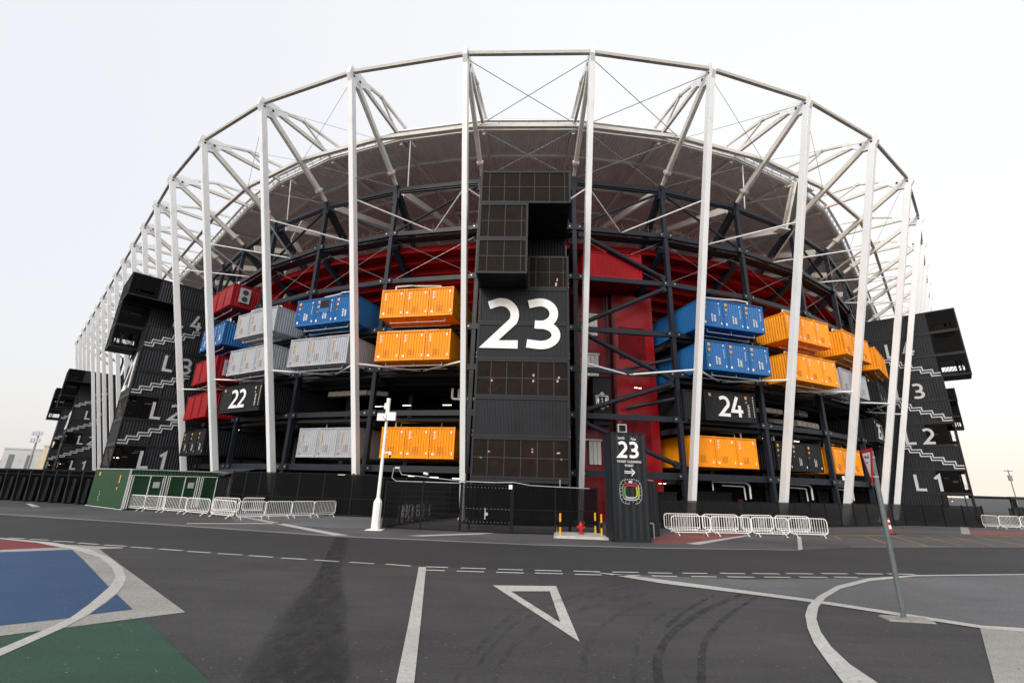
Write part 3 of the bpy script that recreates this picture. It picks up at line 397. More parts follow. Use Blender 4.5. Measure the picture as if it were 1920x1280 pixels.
for k in range(0, 31):
    for u in (.17,.33,.5,.67,.83): fb.bar(F(k,53.42,0,35.5).lerp(F(k+1,53.42,0,35.5),u), F(k,53.42,0,35.9).lerp(F(k+1,53.42,0,35.9),u), .06, .12)
fb.build('gutter', M['cream'], roof)
for r in (49.2, 44.0, 39.0): b = MB(); ring(b, 0, 31, r, roofz(r)-.16, .28, .3); b.build('soffit_beam', M['soffit'], roof)
for k in range(2, 31):
    b = MB(); b.prism([(53.1,roofz(53)-.02),(53.1,roofz(53)-.35),(50.8,30.4),(50.8,30.9),(42,33.6),(36,34.9),(30,35.5),(30,roofz(30)-.1)], -.001, .001, 'x') if False else None
    b.bar(F(k,52.9,0,roofz(52.9)-.3), F(k,31,0,roofz(31)-.3), .30, .42); b.bar(F(k,51.6,0,30.2), F(k,37,0,34.4), .34, .75, w2=.34, h2=.4)
    b.build('rafter', M['cream'], roof)
rl = MB()
for zz in (36.35, 36.75, 37.05): ring(rl, 9, 27, 52.6, zz, .022, .022)
for k in range(9, 27):
    for i in range(6): p = F(k,52.6,0,0).lerp(F(k+1,52.6,0,0), i/6); rl.bar(p+Vector((0,0,35.7)), p+Vector((0,0,37.05)), .022, .022)
rl.build('railing', M['wire'], roof)
# down pipes hanging from the roof
for k in (16.12, 20.18, 14.2):
    r = MB(); r.tube(F(k,52.9,0,35.2), F(k,52.4,0,29.6), .07, 8); r.tube(F(k,52.9,0,35.2), F(k+.03,52.3,0,34.9), .12, 8); r.build('downpipe', M['pipe'], roof)
# ------------------------------------------------------------------ red terraced stand seen from beneath
stand = thing('seating_stand', 'red underside of the stepped stand behind the dark frame', 'grandstand')
sg = MB(); sb = MB()
for k in range(6, 28):
    r, z = 51.2, 24.2
    for i in range(16):
        r2, z2 = r-1.15, z-.62
        sg.add([F(k,r,0,z),F(k+1,r,0,z),F(k+1,r,0,z-.62),F(k,r,0,z-.62)], [(0,1,2,3)])
        sg.add([F(k,r,0,z-.62),F(k+1,r,0,z-.62),F(k+1,r2,0,z2),F(k,r2,0,z2)], [(0,1,2,3)])
        sg.bar(F(k,r+.02,0,z-.55), F(k+1,r+.02,0,z-.55), .1, .2)
        r, z = r2, z2
sg.build('terrace', M['redstand'], stand)
for k in range(7, 28):
    b = MB(); b.bar(F(k,51.8,0,23.9), F(k,33,0,13.4), .45, .7); b.build('raker_beam', M['navy'], stand)
bl = MB(); ring(bl, 6, 28, 51.9, 24.55, .9, .12); bl.build('walkway', M['navy'], stand)
for (r, z) in ((52.1, 25.3), (52.1, 25.7)): bl = MB(); ring(bl, 6, 28, r, z, .03, .03); bl.build('rail', M['rust'], stand)
po = MB()
for k in range(6, 28):
    for i in range(10): p = F(k,52.1,0,0).lerp(F(k+1,52.1,0,0), (i+.5)/10); po.bar(p+Vector((0,0,24.5)), p+Vector((0,0,26.1)), .045, .045)
po.build('rail_post', M['rust'], stand)
bk = MB()
for k in range(6, 28): bk.add([F(k,46,0,26.5),F(k+1,46,0,26.5),F(k+1,30,0,13.5),F(k,30,0,13.5)], [(0,1,2,3)])
# ------------------------------------------------------------------ dark steel frame
_b = MB(); _b.tube((0,0,0), (0,-.06,0), .07, 8); BOLT = _b.mesh('bolt', M['galv'])
frame = thing('structural_steelwork', 'dark navy steel frame of columns and beams carrying the containers', 'steel frame')
for k in range(2, 31):
    b = MB(); b.bar((0,0,0), (0,0,29.9), .36, .40, up=(0,1,0)); b.bar((0,-.05,29.3), (0,-.25,30.3), .3, .34, up=(0,1,0)); b.bar((0,.02,28.8), (0,.02,30.1), .7, .3, up=(0,1,0))
    for z in (3.57,8.0,11.76,15.29,20.0,24.87): b.bar((-.62,-.22,z), (.62,-.22,z), .04, .5)
    c = b.build('column', M['navy'], frame); c.location = F(k, 52.6, 0, 0); c.rotation_euler = (0,0,rot(k))
    if 12 < k < 25:
        for z in (3.57,8.0,11.76,15.29,20.0,24.87):
            for x in (-.45,.45): n = obj('bolt', BOLT, c); n.location = (x,-.24,z)
for z in (3.57, 8.0, 11.76, 15.29, 20.0, 24.87, 29.8):
    b = MB(); ring(b, 2, 30, 52.6, z, .3, .42 if z > 4 else .5)
    if z == 29.8: ring(b, 2, 30, 52.55, 29.5, .2, .12)
    b.build('beam', M['navy'], frame)
for k in range(8, 28):
    a, c = (k, k+1) if k % 2 == 0 else (k+1, k)   # foot on even lines, head on odd lines
    b = MB(); b.tube(F(a,52.5,0,25.1).lerp(F(c,52.5,0,29.6), .04), F(c,52.5,0,29.6), .13, 10); b.build('brace', M['navy'], frame)
    b = MB(); b.bar(F(k,52.2,0,29.4), F(k,43.5,0,22.0), .5, .62); b.build('raker', M['navy'], frame)
    b = MB(); b.bar(F(k,51.2,0,24.6), F(k,45.2,0,20.6), .35, .4); b.build('brace', M['navy'], frame)
for (z0, z1, s) in ((24.3,20.4,0),(15.6,19.6,0),(15.0,11.2,0),(8.3,11.0,0),(7.5,4.3,0)):
    b = MB(); p, q = F(18,52.75,.3,z0), F(19,52.75,-.3,z1); d = (q-p); b.tube(p+d*.05, q-d*.05, .2, 12); b.bar(p+d*.01, p+d*.07, .12, .5); b.bar(q-d*.07, q-d*.01, .12, .5); b.build('brace', M['navy'], frame)
for z in (12.7, 9.3): b = MB(); b.tube(F(18.5,50.4,.6,z-.2), F(19,52.3,0,z+.5), .16, 10); b.build('brace', M['navy'], frame)
# floors, ceilings and back wall
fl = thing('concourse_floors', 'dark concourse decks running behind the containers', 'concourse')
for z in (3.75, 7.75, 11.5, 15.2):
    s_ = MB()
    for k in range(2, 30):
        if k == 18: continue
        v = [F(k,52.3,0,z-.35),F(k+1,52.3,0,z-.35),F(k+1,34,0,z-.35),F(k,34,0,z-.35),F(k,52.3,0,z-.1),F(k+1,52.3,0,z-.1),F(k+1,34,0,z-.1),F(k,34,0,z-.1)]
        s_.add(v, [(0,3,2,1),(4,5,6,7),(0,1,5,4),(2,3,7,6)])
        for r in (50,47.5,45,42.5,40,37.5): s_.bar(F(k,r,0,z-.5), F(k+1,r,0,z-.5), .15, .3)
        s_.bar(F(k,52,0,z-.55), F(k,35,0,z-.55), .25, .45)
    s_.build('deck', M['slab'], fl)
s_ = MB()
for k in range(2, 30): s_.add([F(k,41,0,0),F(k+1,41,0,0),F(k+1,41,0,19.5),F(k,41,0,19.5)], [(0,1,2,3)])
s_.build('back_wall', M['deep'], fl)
for k in range(8, 27):
    c = MB(); c.bar(F(k,46,0,0), F(k,46,0,18), .4, .4, up=(0,1,0)); c.build('inner_column', M['navy'], fl)
for k in (14,15,16,18,19,20,21):
    t = thing('stay_cable', 'thin crossed cables before the red stand, %s' % ('%s bay left of tower 23' % ORD[16-k] if k < 17 else '%s bay right of tower 23' % ORD[k-18]), 'cable', F(k+.5,51.9,0,22.4), 0, 'thin cables before the stand')
    q = Vector(t.location)
    for (a, za, c, zc) in ((k,24.6,k+1,20.3),(k+1,24.6,k,20.3)): b = MB(); b.tube(F(a,52.0,0,za)-q, F(c,52.0,0,zc)-q, .016, 5); b.build('cable', M['galv'], t)
# ------------------------------------------------------------------ containers
CW, CH, CL = 2.13, 2.49, 10.5
def container_meshes(col, W=CW, H=CH, L=CL, ends='ribs'):
    m = M[col]; w = W/2-.03; r = {}
    b = MB()
    for s in (-1, 1):
        x = s*(w-.045)
        b.ribs(.1, L-.1, .16, H-.1, x-(.035 if s > 0 else 0), .24, .035, axis='x')
    b.ribs(-w+.08, w-.08, .15, H-.1, L-.06)
    b.box(-w+.05, w-.05, .05, L-.05, H-.07, H-.03); b.box(-w+.05, w-.05, .05, L-.05, .08, .14)
    for i in range(1, int(L/.5)): b.box(-w+.08, w-.08, i*.5, i*.5+.06, .0, .08)
    r['body'] = b.mesh('body', m)
    f = MB()
    for x in (-w, w-.1):
        for y in (0, L-.12): f.box(x, x+.1, y, y+.12, 0, H)
        f.box(x+.01, x+.09, .12, L-.12, 0, .15); f.box(x+.02, x+.08, .12, L-.12, H-.1, H-.01)
    for y in (.005, L-.105): f.box(-w+.1, w-.1, y, y+.1, .01, .15); f.box(-w+.1, w-.1, y, y+.1, H-.1, H-.01)
    r['frame'] = f.mesh('frame', m)
    e = MB(); e.ribs(-w+.1, w-.1, .15, H-.1, .045, .235, .065); r['end_wall'] = e.mesh('end_wall', m)
    c = MB()
    for x in (-w-.004, w-.146):
        for y in (-.006, L-.144):
            for z in (-.004, H-.126): c.box(x, x+.15, y, y+.15, z, z+.13)
    r['corner_casting'] = c.mesh('corner_casting', m)
    return r
def marks(col, W=CW, H=CH):
    b = MB(); w = W/2; y = .034
    def q(x, z, a, h, m=0): b.box(x, x+a, y-.006, y, z, z+h, m)
    if col == 'yellow':
        mats = [M['mark'], M['markdark']]
        q(-w+.22,.28,.2,.17); q(w-.28,.3,.09,.22); q(w-.42,H-.5,.13,.2)
        for r in range(3): q(-w+.3,H-.42-.22*r,.24-.04*(r%2),.05); q(-w+.3,H-.5-.22*r,.18,.035)
        for r in range(5):
            for c in range(4): q(-w+.72+.13*c,.42+.11*r,.06+.02*((r+c)%2),.055,1)
    elif col == 'blue':
        mats = [M['mark'], M['markorange']]
        for r, s in ((0,.26),(1,.22),(2,.1)): q(-w+.25,H-.5-.42*r,s,s*1.0,1)
        q(-w+.22,.26,.16,.2); q(w-.26,.28,.1,.2); q(w-.4,H-.42,.1,.14)
        for r in range(6): q(w-.36,H-.75-.13*r,.05,.08)
        for r in range(6): q(-w+.95,.5+.12*r,.12+.03*(r%2),.07); q(-w+1.18,.52+.1*r,.2,.05)
    elif col == 'grey':
        mats = [M['markdark'], M['markorange']]
        for r in range(7): q(-w+.34+.06*(r%2),H-.42-.14*r,.12+.07*((r*5)%3)/2,.09,1)
        for r in range(5):
            for c in range(3): q(-w+.75+.16*c,.48+.12*r,.09,.06,0)
        q(-w+.24,.25,.18,.18)
    elif col == 'black':
        mats = [M['mark'], M['markorange']]
        for r, s in ((0,.24),(1,.2),(2,.1)): q(-w+.25,H-.5-.4*r,s,s,1)
        for r in range(6): q(-w+.95,.5+.12*r,.1,.06); q(-w+1.12,.52+.1*r,.16,.04)
        q(w-.28,.28,.1,.2)
    else:
        mats = [M['mark'], M['markorange']]; q(w-.3,H-.6,.2,.26,1); q(-w+.22,.26,.14,.16)
    return b.mesh('markings', mats)
CM = {c: container_meshes(c) for c in ('yellow','blue','grey','red','black')}
KM = {c: marks(c) for c in CM}
GRP = 'shipping containers stacked in threes on the facade'
POS = ['left', 'middle', 'right']
def block(col, k, r, z, where, dt=0, cols=None):
    # three containers side by side with their ends to the outside
    for i in range(3):
        c = cols[i] if cols else col
        t = thing('shipping_container', '%s %s container of the trio %s' % (POS[i], c, where), 'container', F(k, r, dt+(i-1)*CW, z), rot(k), GRP)
        for n in ('body','frame','end_wall','corner_casting'): obj(n, CM[c][n], t)
        if c != 'red': obj('markings', KM[c], t)
BL = [('yellow',16.5,55,15.5,'in the upper row just left of tower 23'),('yellow',16.5,55,11.8,'in the second row just left of tower 23'),('yellow',16.5,52.4,4.38,'in the bottom row just left of tower 23'),
 ('blue',15.5,55,15.5,'between the grey and the yellow upper trios'),('grey',15.5,55,11.8,'directly below the blue trio left of tower 23'),('grey',15.5,52.4,4.38,'in the bottom row behind the white camera pole'),
 ('grey',14.5,55,15.5,'left of the blue trio in the upper row'),('grey',14.5,55,11.8,'right above the container numbered 22'),
 ('red',13.5,55,19.75,'stacked highest at the far left'),('blue',13.5,55,15.5,'under the topmost red trio, beside the L4 wall'),('red',13.5,55,11.8,'beside the L3 wall at the left'),('red',13.5,55,8.1,'beside the L2 wall at the left'),('black',13.5,54.6,4.5,'above the fence beside the L1 wall'),
 ('blue',19.5,55,15.5,'in the upper row right of the red shaft'),('blue',19.5,55,11.8,'right above the container numbered 24'),('yellow',19.5,52.4,4.38,'right below the container numbered 24'),
 ('yellow',20.5,55,15.5,'in the upper row right of the blue ones'),('yellow',20.5,55,11.8,'in the second row right of the blue ones'),('black',20.5,52.4,4.38,'in the bottom row between two yellow trios'),
 ('yellow',21.5,55,15.5,'second from the right in the upper row'),('grey',21.5,54.2,11.8,'under yellow ones near the right stair tower'),('yellow',21.5,52.4,4.38,'in the bottom row farthest right'),
 ('yellow',22.5,55,15.5,'at the far right of the upper row'),('black',22.5,54.6,11.8,'above the container numbered 25'),
 ('blue',10.5,55,11.8,'seen between far left masts, upper'),('blue',9.5,55,8.1,'seen between far left masts, lower'),('grey',8.5,55,11.8,'seen between far left masts beyond the blue ones')]
for a in BL: block(*a)
for o in list(S.collection.objects):
    if o.get('label') == 'middle blue container of the trio between the grey and the yellow upper trios':
        gb = MB(); gb.box(-.55,.55,-.01,.02,1.05,2.3); gb.build('vent_frame', M['blue'], o)
        gb = MB()
        for i in range(9): gb.box(-.48+.11*i,-.42+.11*i,-.03,-.01,1.5,2.22)
        gb.box(-.5,.5,-.012,-.01,1.48,2.24); gb.build('vent_grille', M['slab'], o)
# pipes running over and under the trios
for (col, k, r, z, where) in BL[:24]:
    if k < 14 and z < 10: continue
    p = thing('service_pipe', 'grey pipes on the %s trio %s' % (col, where), 'pipe', F(k, r, 0, z), rot(k), 'service pipes around the containers')
    b = MB(); s = 1 if int(k*7+z) % 2 else -1
    if z > 4.45:
        b.path([(-2.4,.5,-.05),(-2.4,.5,-.32),(2.4,.5,-.32),(2.4,.5,-.05)], .035); b.path([(-2.6,1.3,-.4),(2.6,1.3,-.42)], .035); b.path([(0,.5,-.05),(0,.5,-.32)], .03)
    if z > 12 or z < 5:
        b.path([(-2.3*s,.7,2.5),(-2.3*s,.7,3.05),(-1.0*s,.75,3.1),(-.6*s,1.2,3.25),(1.5*s,1.4,3.2),(1.5*s,1.4,2.5)], .075); b.path([(-2.0*s,1.1,2.5),(-2.0*s,1.1,2.95),(-.7*s,1.6,3.05),(1.2*s,2.4,3.1)], .05)
    else: b.path([(-2.8,.8,2.52),(-2.8,.8,2.75),(1.8*s,.9,2.78),(1.8*s,.9,2.52)], .045)
    b.build('pipe_run', M['pipe'] if z > 5 else M['galv'], p)
for (k, z) in ((13.5,19.75),(13.5,11.8)):
    t = thing('air_conditioner', 'grey twin-fan air conditioner behind the %s red container flank' % ('topmost' if z > 15 else 'lower'), 'air conditioner', F(k, 55, 3.2, z), rot(k), 'air conditioners on red containers')
    b = MB(); b.box(.02,.2,.7,1.7,.5,2.1); b.build('casing', M['grey'], t)
    for zz in (.9, 1.65): b = MB(); b.tube((.2,1.2,zz),(.22,1.2,zz),.3,16); b.build('fan', M['barc'], t)
# numbered black containers
def numbered(num, k, r, z, W, t0, where, numx, panel=None):
    t = thing('numbered_container', where, 'container', F(k, r, t0, z), rot(k), None)
    mm = container_meshes('black', W, CH, 10.5 if W > 6 else 5.0)
    for n in ('body','frame','end_wall','corner_casting'): obj(n, mm[n], t)
    b = MB(); number(b, num, numx, .42, 1.66, .27, -.022, .02, gap=.10, sx=1.0); b.build('numerals', M['mark'], t)
    b = MB(); b.box(-W/2+.5,-W/2+.72,-.01,.02,CH-.5,CH-.26); b.box(W/2-1.1,W/2-.9,-.01,.02,CH-.55,CH-.3); b.box(W/2-1.05,W/2-.92,-.01,.02,CH-.85,CH-.73); b.build('markings', M['markorange'], t)
    b = MB()
    for i in range(9): b.box(W/2-.3,W/2-.25,-.008,.02,.5+.2*i,.6+.2*i); b.box(W/2-.9,W/2-.72,-.008,.02,.5+.12*i,.54+.12*i)
    b.build('stencil', M['mark'], t)
    if panel: b = MB(); b.box(-W/2+.2,-W/2+panel,.0,.03,.2,CH-.2); b.build('panel', M['black'], t)
numbered('22', 14.5, 55, 8.2, 6.4, 0, 'black container with white number 22 below the grey trios', -1.45, 1.9)
numbered('24', 19.5, 53.5, 8.0, 5.2, 0, 'black container with white number 24 below the lower blue trio', -1.15)
numbered('25', 22.5, 53.5, 8.0, 5.2, .3, 'black container with white number 25 near the right stair tower', -1.15)
b = MB(); b.box(-3.3,-2.6,-.3,4,0,CH)
tt = thing('black_container', 'plain narrow black container peeking out left of number 24', 'container', F(19.5,53.0,-3.5,8.0), rot(19.5))
for n, me in container_meshes('black', 1.5, CH, 5).items(): obj(n, me, tt)
# red container on top right of the tower
tt = thing('red_container', 'bright red corrugated container high up beside tower 23', 'container', F(18.5,52.4,-.75,20.25), rot(18.5))
for n, me in container_meshes('red', 5.35, CH, 5).items(): obj(n, me, tt)
# ------------------------------------------------------------------ stair towers
ZL = [.35, 2.93, 5.45, 8.0, 10.52, 13.07, 15.62, 18.15, 20.87, 23.45]
def frame_box(b, x0, x1, y, z0, z1, w=.14, d=.10, m=0):
    b.box(x0, x1, y, y+d, z0, z0+w, m); b.box(x0, x1, y, y+d, z1-w, z1, m); b.box(x0, x0+w, y, y+d, z0+w, z1-w, m); b.box(x1-w, x1, y, y+d, z0+w, z1-w, m)
def screen_hole(s, x0, x1, y0, y1, z0, z1, wins):
    # a thin screen spanning y0..y1, z0..z1 with rectangular openings (each a (ya, yb, za, zb))
    ys = sorted({y0, y1, *[a for w in wins for a in w[:2]]}); zs = sorted({z0, z1, *[a for w in wins for a in w[2:]]})
    for a, b in zip(ys, ys[1:]):
        for c, d in zip(zs, zs[1:]):
            if not any(w[0] <= a and b <= w[1] and w[2] <= c and d <= w[3] for w in wins): s.box(x0, x1, a, b, c, d)
    return s
def stair_tower(k, label, num, flip=False, detail=True, sides=(1,-1), lm='letter'):
    R0 = 59.8; H = 3.1; D = 10.6
    t = thing('stair_tower', label, 'stair tower', F(k, R0, 0, 0), rot(k), None)
    kinds = ['solid','mesh','solid','mesh','solid','solid']   # front, from the ground up
    for i, kd in enumerate(kinds):
        z0, z1 = ZL[i]+.01, ZL[i+1]-.01
        f = MB()
        if i: frame_box(f, -H, H, 0, z0, z1)
        else: f.box(-H, -H+.16, 0, .14, 0, z1); f.box(H-.16, H, 0, .14, 0, z1); f.box(-H+.16, H-.16, 0, .12, z1-.2, z1)
        for s in (-1, 1):
            xs = s*H-(.1 if s > 0 else 0)
            f.box(xs, xs+.1, .11 if i else 3, D, z0, z0+.13); f.box(xs, xs+.1, .11, D, z1-.13, z1); f.box(xs, xs+.1, D-.12, D, z0+.13, z1-.13); f.box(xs, xs+.1, 2.6, 2.7, z0+.13, z1-.13)
        fo = f.build('module_frame', M['blackwall'], t)
        p = MB()
        if i == 0: p.ribs(-H+.3, H-.3, z0, z1-.14, 3.2, .24, .03)
        elif kd == 'solid': p.ribs(-H+.14, H-.14, z0+.14, z1-.14, .04, .175, .03)
        else: p.box(-H+.14, H-.14, .05, .06, z0+.14, z1-.14)
        p.build('front_panel', M['blackwall'] if kd == 'solid' else M['perfbrown'], fo)
        if kd == 'mesh':
            p = MB()
            for j in range(1, 6): x = -H+2*H*j/6; p.box(x-.02, x+.02, .03, .047, z0+.14, z1-.14)
            p.box(-H+.14, H-.14, .026, .046, (z0+z1)/2-.02, (z0+z1)/2+.02); p.build('glazing_bar', M['barc'], fo)
            for x0, x1 in ((.3,H-.4),): p = MB(); p.bar((x0,.5,z0+.2),(x1,.5,z1-.2),.08,.08); p.bar((x1,.56,z0+.2),(x0,.56,z1-.2),.08,.08); p.build('cross_brace', M['barc'], fo)
            p = MB()
            for (x, y, dz) in ((.75,2.0,-.25),(.75,3.4,-.35),(2.5,1.6,-.5),(2.5,3.0,-.42),(2.5,4.4,-.3),(-2.3,3.2,-.4)): p.box(x-.06,x+.06,y,y+.5,z1+dz-.3,z1+dz-.24)
            p.build('lamp', M['lamp'], fo)
        for s in (-1, 1):
            p = MB(); xs = s*(H-.05)
            p.ribs(2.7, D-.12, z0+.13, z1-.13, xs, .24, .035*-s, axis='x'); 
            if kd == 'solid' and i: p.ribs(.11, 2.6, z0+.13, z1-.13, xs, .24, .035*-s, axis='x')
            p.build('side_wall', M['blackwall'], fo)
            if kd == 'mesh': p = MB(); screen_hole(p, xs-.005, xs+.005, .11, 2.6, z0+.13, z1-.13, [(.16,.72,z0+.45,z1-.3)]); p.bar((xs,.16,z0+.5),(xs,.72,z0+1.4),.02,.03); p.build('side_mesh', M['perfdark'], fo)
    # upper part: one protruding stack on the left half, the topmost module over the full width
    PR = -2.4
    for i_, (x0, x1, z0, z1, y0, kd) in enumerate(((-H,.22,ZL[6],ZL[7],PR,'mesh'),(-H,.22,ZL[7],ZL[8],PR,'mesh'),(-H,H,ZL[8],ZL[9],PR,'wide'),(.24,H,ZL[6],ZL[7],0,'mesh2'),(.24,H,ZL[7],ZL[8],2.4,'solid'))):
        if flip: x0, x1 = -x1, -x0
        z0 += .012; z1 -= .012
        f = MB(); frame_box(f, x0, x1, y0, z0, z1)
        for s, xx in ((-1, x0), (1, x1-.1)):
            f.box(xx, xx+.1, y0+.11, D, z0, z0+.13); f.box(xx, xx+.1, y0+.11, D, z1-.13, z1)
        f.box(x0+.1, x1-.1, y0+.1, D, z0+.02, z0+.06); f.box(x0+.1, x1-.1, y0+.1, D, z1-.06, z1-.02)
        yb = y0+.12
        while yb < 2: f.box(x0+.1, x1-.1, yb, yb+.07, z0-.03, z0+.02); yb += .24
        fo = f.build('module_frame', M['blackwall'], t)
        p = MB()
        if kd == 'solid': p.ribs(x0+.14, x1-.14, z0+.14, z1-.14, y0+.04, .24, .04)
        else: p.box(x0+.14, x1-.14, y0+.05, y0+.06, z0+.14, z1-.14)
        p.build('front_panel', M['blackwall'] if kd == 'solid' else M['perfbrown'], fo)
        if kd != 'solid':
            p = MB(); n = 6 if kd == 'wide' else 3
            for j in range(n): x = x0+(x1-x0)*(j+.6)/n; p.box(x-.018, x+.018, y0+.03, y0+.047, z0+.14, z1-.14)
            p.box(x0+.14, x1-.14, y0+.026, y0+.046, (z0+z1)/2-.018, (z0+z1)/2+.018); p.build('glazing_bar', M['barc'], fo)
            p = MB(); p.bar((x0+.4,y0+.6,z0+.2),((x0+x1)/2,y0+.6,z1-.2),.08,.08); p.bar(((x0+x1)/2,y0+.66,z0+.2),(x0+.4,y0+.66,z1-.2),.08,.08); p.box(x1-.7,x1-.5,y0+.8,y0+1,z0+.1,z1-.1); p.build('cross_brace', M['barc'], fo)
            if kd == 'mesh2': p = MB(); p.box(2.35,2.47,1.2,1.6,z1-1.2,z1-1.14); p.box(2.3,2.42,2.2,2.7,z1-1.1,z1-1.04); p.build('lamp', M['lamp'], fo)
        for s, xs in ((-1, x0+.05), (1, x1-.05)):
            p = MB(); p.ribs((y0+2.6 if kd == 'mesh' or kd == 'wide' else y0+.11), D, z0+.13, z1-.13, xs, .24, .035*-s, axis='x'); p.build('side_wall', M['blackwall'], fo)
            if kd in ('mesh','wide'):
                wn = [(y0+.3,y0+2.35,z0+.5,z0+1.65)] if i_ == 0 else ([(y0+.6,y0+2.3,z0+2.0,z0+2.12),(y0+.5,y0+2.3,z0+2.24,z0+2.42)] if i_ == 1 else [(y0+.6,y0+2.2,z0+.5,z0+.8)])
                p = MB(); screen_hole(p, xs-.005, xs+.005, y0+.11, y0+2.6, z0+.13, z1-.13, wn)
                if i_ == 0:
                    for q_ in range(3): p.bar((xs,y0+.3+.6*q_,z0+1.65),(xs,y0+1.0+.6*q_,z0+.5),.02,.05)
                p.build('side_mesh', M['perfdark'], fo)
    # inside: core coloured brown-red as if lit, seen through the screens
    p = MB(); p.box(-H+.5, H-.5, 4.0, D-.3, 3.0, 23); p.build('stair_core', M['core_glow'], t)
    for i in (1, 3): p = MB(); p.bar((-H+.4,1.4,ZL[i]+.1), (0,3.4,ZL[i+1]-.2), 1.0, .15); p.box(-.15,.15,2.0,2.4,ZL[i],ZL[i+1]); p.build('stair_flight', M['navy'], t)
    if num:
        p = MB(); number(p, num, -2.52, 11.32, 3.5, .58, -.035, .03, gap=.13, sx=1.0); p.build('numerals', M['mark'], t)
    # level letters and stair zigzags on both flanks
    for s in sides:
        for lv, z in ((1, 3.16), (2, 8.2), (3, 13.35), (4, 18.45)):
            q = MB(); number(q, 'L', 0, 0, 1.74, .27, -.03, .03); number(q, str(lv), 1.62, 0, 1.74, .27, -.03, .03, sx=.86)
            p = MB()
            for (x, y, zz) in q.v: p.v.append((s*(H+.014)-s*y*.5, (2.2+x) if s > 0 else (4.5-x), z+zz))
            p.f = q.f; p.m = q.m; p.build('level_letters', M[lm], t)
            if lv > 1:   # double zigzag stair line running down and outwards
                for off, sh in ((0, 0), (-.29, .19)):
                    y_, z_ = 4.85, z-.16+off; pts = [(y_, z_)]; y_ = 4.2+sh
                    for j in range(5): pts.append((y_, z_)); z_ -= .44; pts.append((y_-.05, z_)); y_ -= .86
                    pts.append((.12, z_))
                    q = MB(); stroke(q, pts, .12, -.03, .03); p = MB()
                    for (a_, b_, c_) in q.v: p.v.append((s*(H+.014)-s*b_*.5, a_, c_))
                    p.f = q.f; p.m = q.m; p.build('zigzag_line', M[lm], t)
        p = MB()
        for (y, z) in ((1.2,6.9),(1.9,7.2),(1.3,12.2),(.9,4.2)): p.box(s*(H-.5)-.04, s*(H-.5)+.04, y, y+.42, z, z+.07)
        p.build('lamp', M['lamp'], t)
    return t
stair_tower(17.5, 'black container stair tower with large white number 23 on front', '23')
stair_tower(12.5, 'black stair tower at the left with L1 to L4 lettering beside the red containers', '21')
stair_tower(3.5, 'distant smaller black stair tower at the left edge of the stadium', '20')
stair_tower(23.5, 'black stair tower at the right with L1 to L4 lettering against bright sky', None)
stair_tower(-.8, 'farthest black stair tower, peeking out behind the left edge one', None)
stair_tower(30.5, 'black stair tower hidden mostly behind the right one', None, flip=True)
# ------------------------------------------------------------------ red service shaft in the bay right of the tower
sh = thing('service_shaft', 'tall glossy red lift shaft in the bay right of tower 23', 'lift shaft', F(18.5, 49.9, 0, 0), rot(18.5))
b = MB(); b.box(-.1,3.7,0,4,0,19.7); b.box(-3.6,-.14,.8,4,0,19.7); b.build('shaft_wall', mat('glossy_red', (.27,.003,.008), .28, spec=.35, var=.08, scale=.4), sh)
for z in (13.6, 5.6): b = MB(); b.box(.35,2.9,-.02,-.004,z,z+3.0); b.build('mesh_screen', M['perfred'], sh)
b = MB()
for z in (4.4, 12.0, 15.8):
    for j in range(3): b.box(-2.45+.36*j,-2.14+.36*j,.5,.78,z,z+1.9)
    b.box(-2.9,-1.3,.45,.78,z+1.95,z+2.1)
b.build('white_louvre', M['mark'], sh)
for x in (-1.0,-.75,-.25): b = MB(); b.tube((x,-.35,0),(x,-.35,19.5),.10 if x > -.9 else .05,8); b.build('riser_pipe', M['navy'], sh)
b = MB(); b.box(1.6,1.9,-.035,-.024,11.0,11.06); b.box(2.0,2.25,-.035,-.024,10.98,11.04); b.build('lamp', M['lamp'], sh)
lf = thing('lift_box', 'black louvred box with white lift pictogram in the red bay', 'lift sign', F(18.5, 52.0, -2.05, 7.4), rot(18.5))
b = MB(); b.box(-.75,.75,.03,1.6,0,4.0)
for i in range(20): b.box(-.75,.75,0,.03,.05+.2*i,.17+.2*i)
b.build('louvred_box', M['black'], lf)
b = MB(); y0, y1 = -.02, -.004
for pl_ in ([(-.5,1.5),(.5,1.5),(.5,2.35),(-.5,2.35),(-.5,1.5)], [(-.2,2.45),(0,2.65),(.2,2.45)], [(-.2,1.4),(0,1.2),(.2,1.4)], [(-.08,2.42),(0,2.5),(.08,2.42)], [(-.08,1.43),(0,1.35),(.08,1.43)], arc(0,1.73,.13,.13,-200,70,12), [(0,1.98),(0,1.78),(.14,1.78),(.2,1.62)]): stroke(b, pl_, .045, y0, y1)
for x, ww in ((-.34,.09),(.34,.07)): b.box(x-ww,x+ww,y0,y1,1.85,2.1); b.box(x-.05,x+.05,y0,y1,1.6,1.86); b.tube((x,y0,2.19),(x,y1,2.19),.055,10)
b.tube((0,y0,2.1),(0,y1,2.1),.055,10); b.build('pictogram', M['mark'], lf)
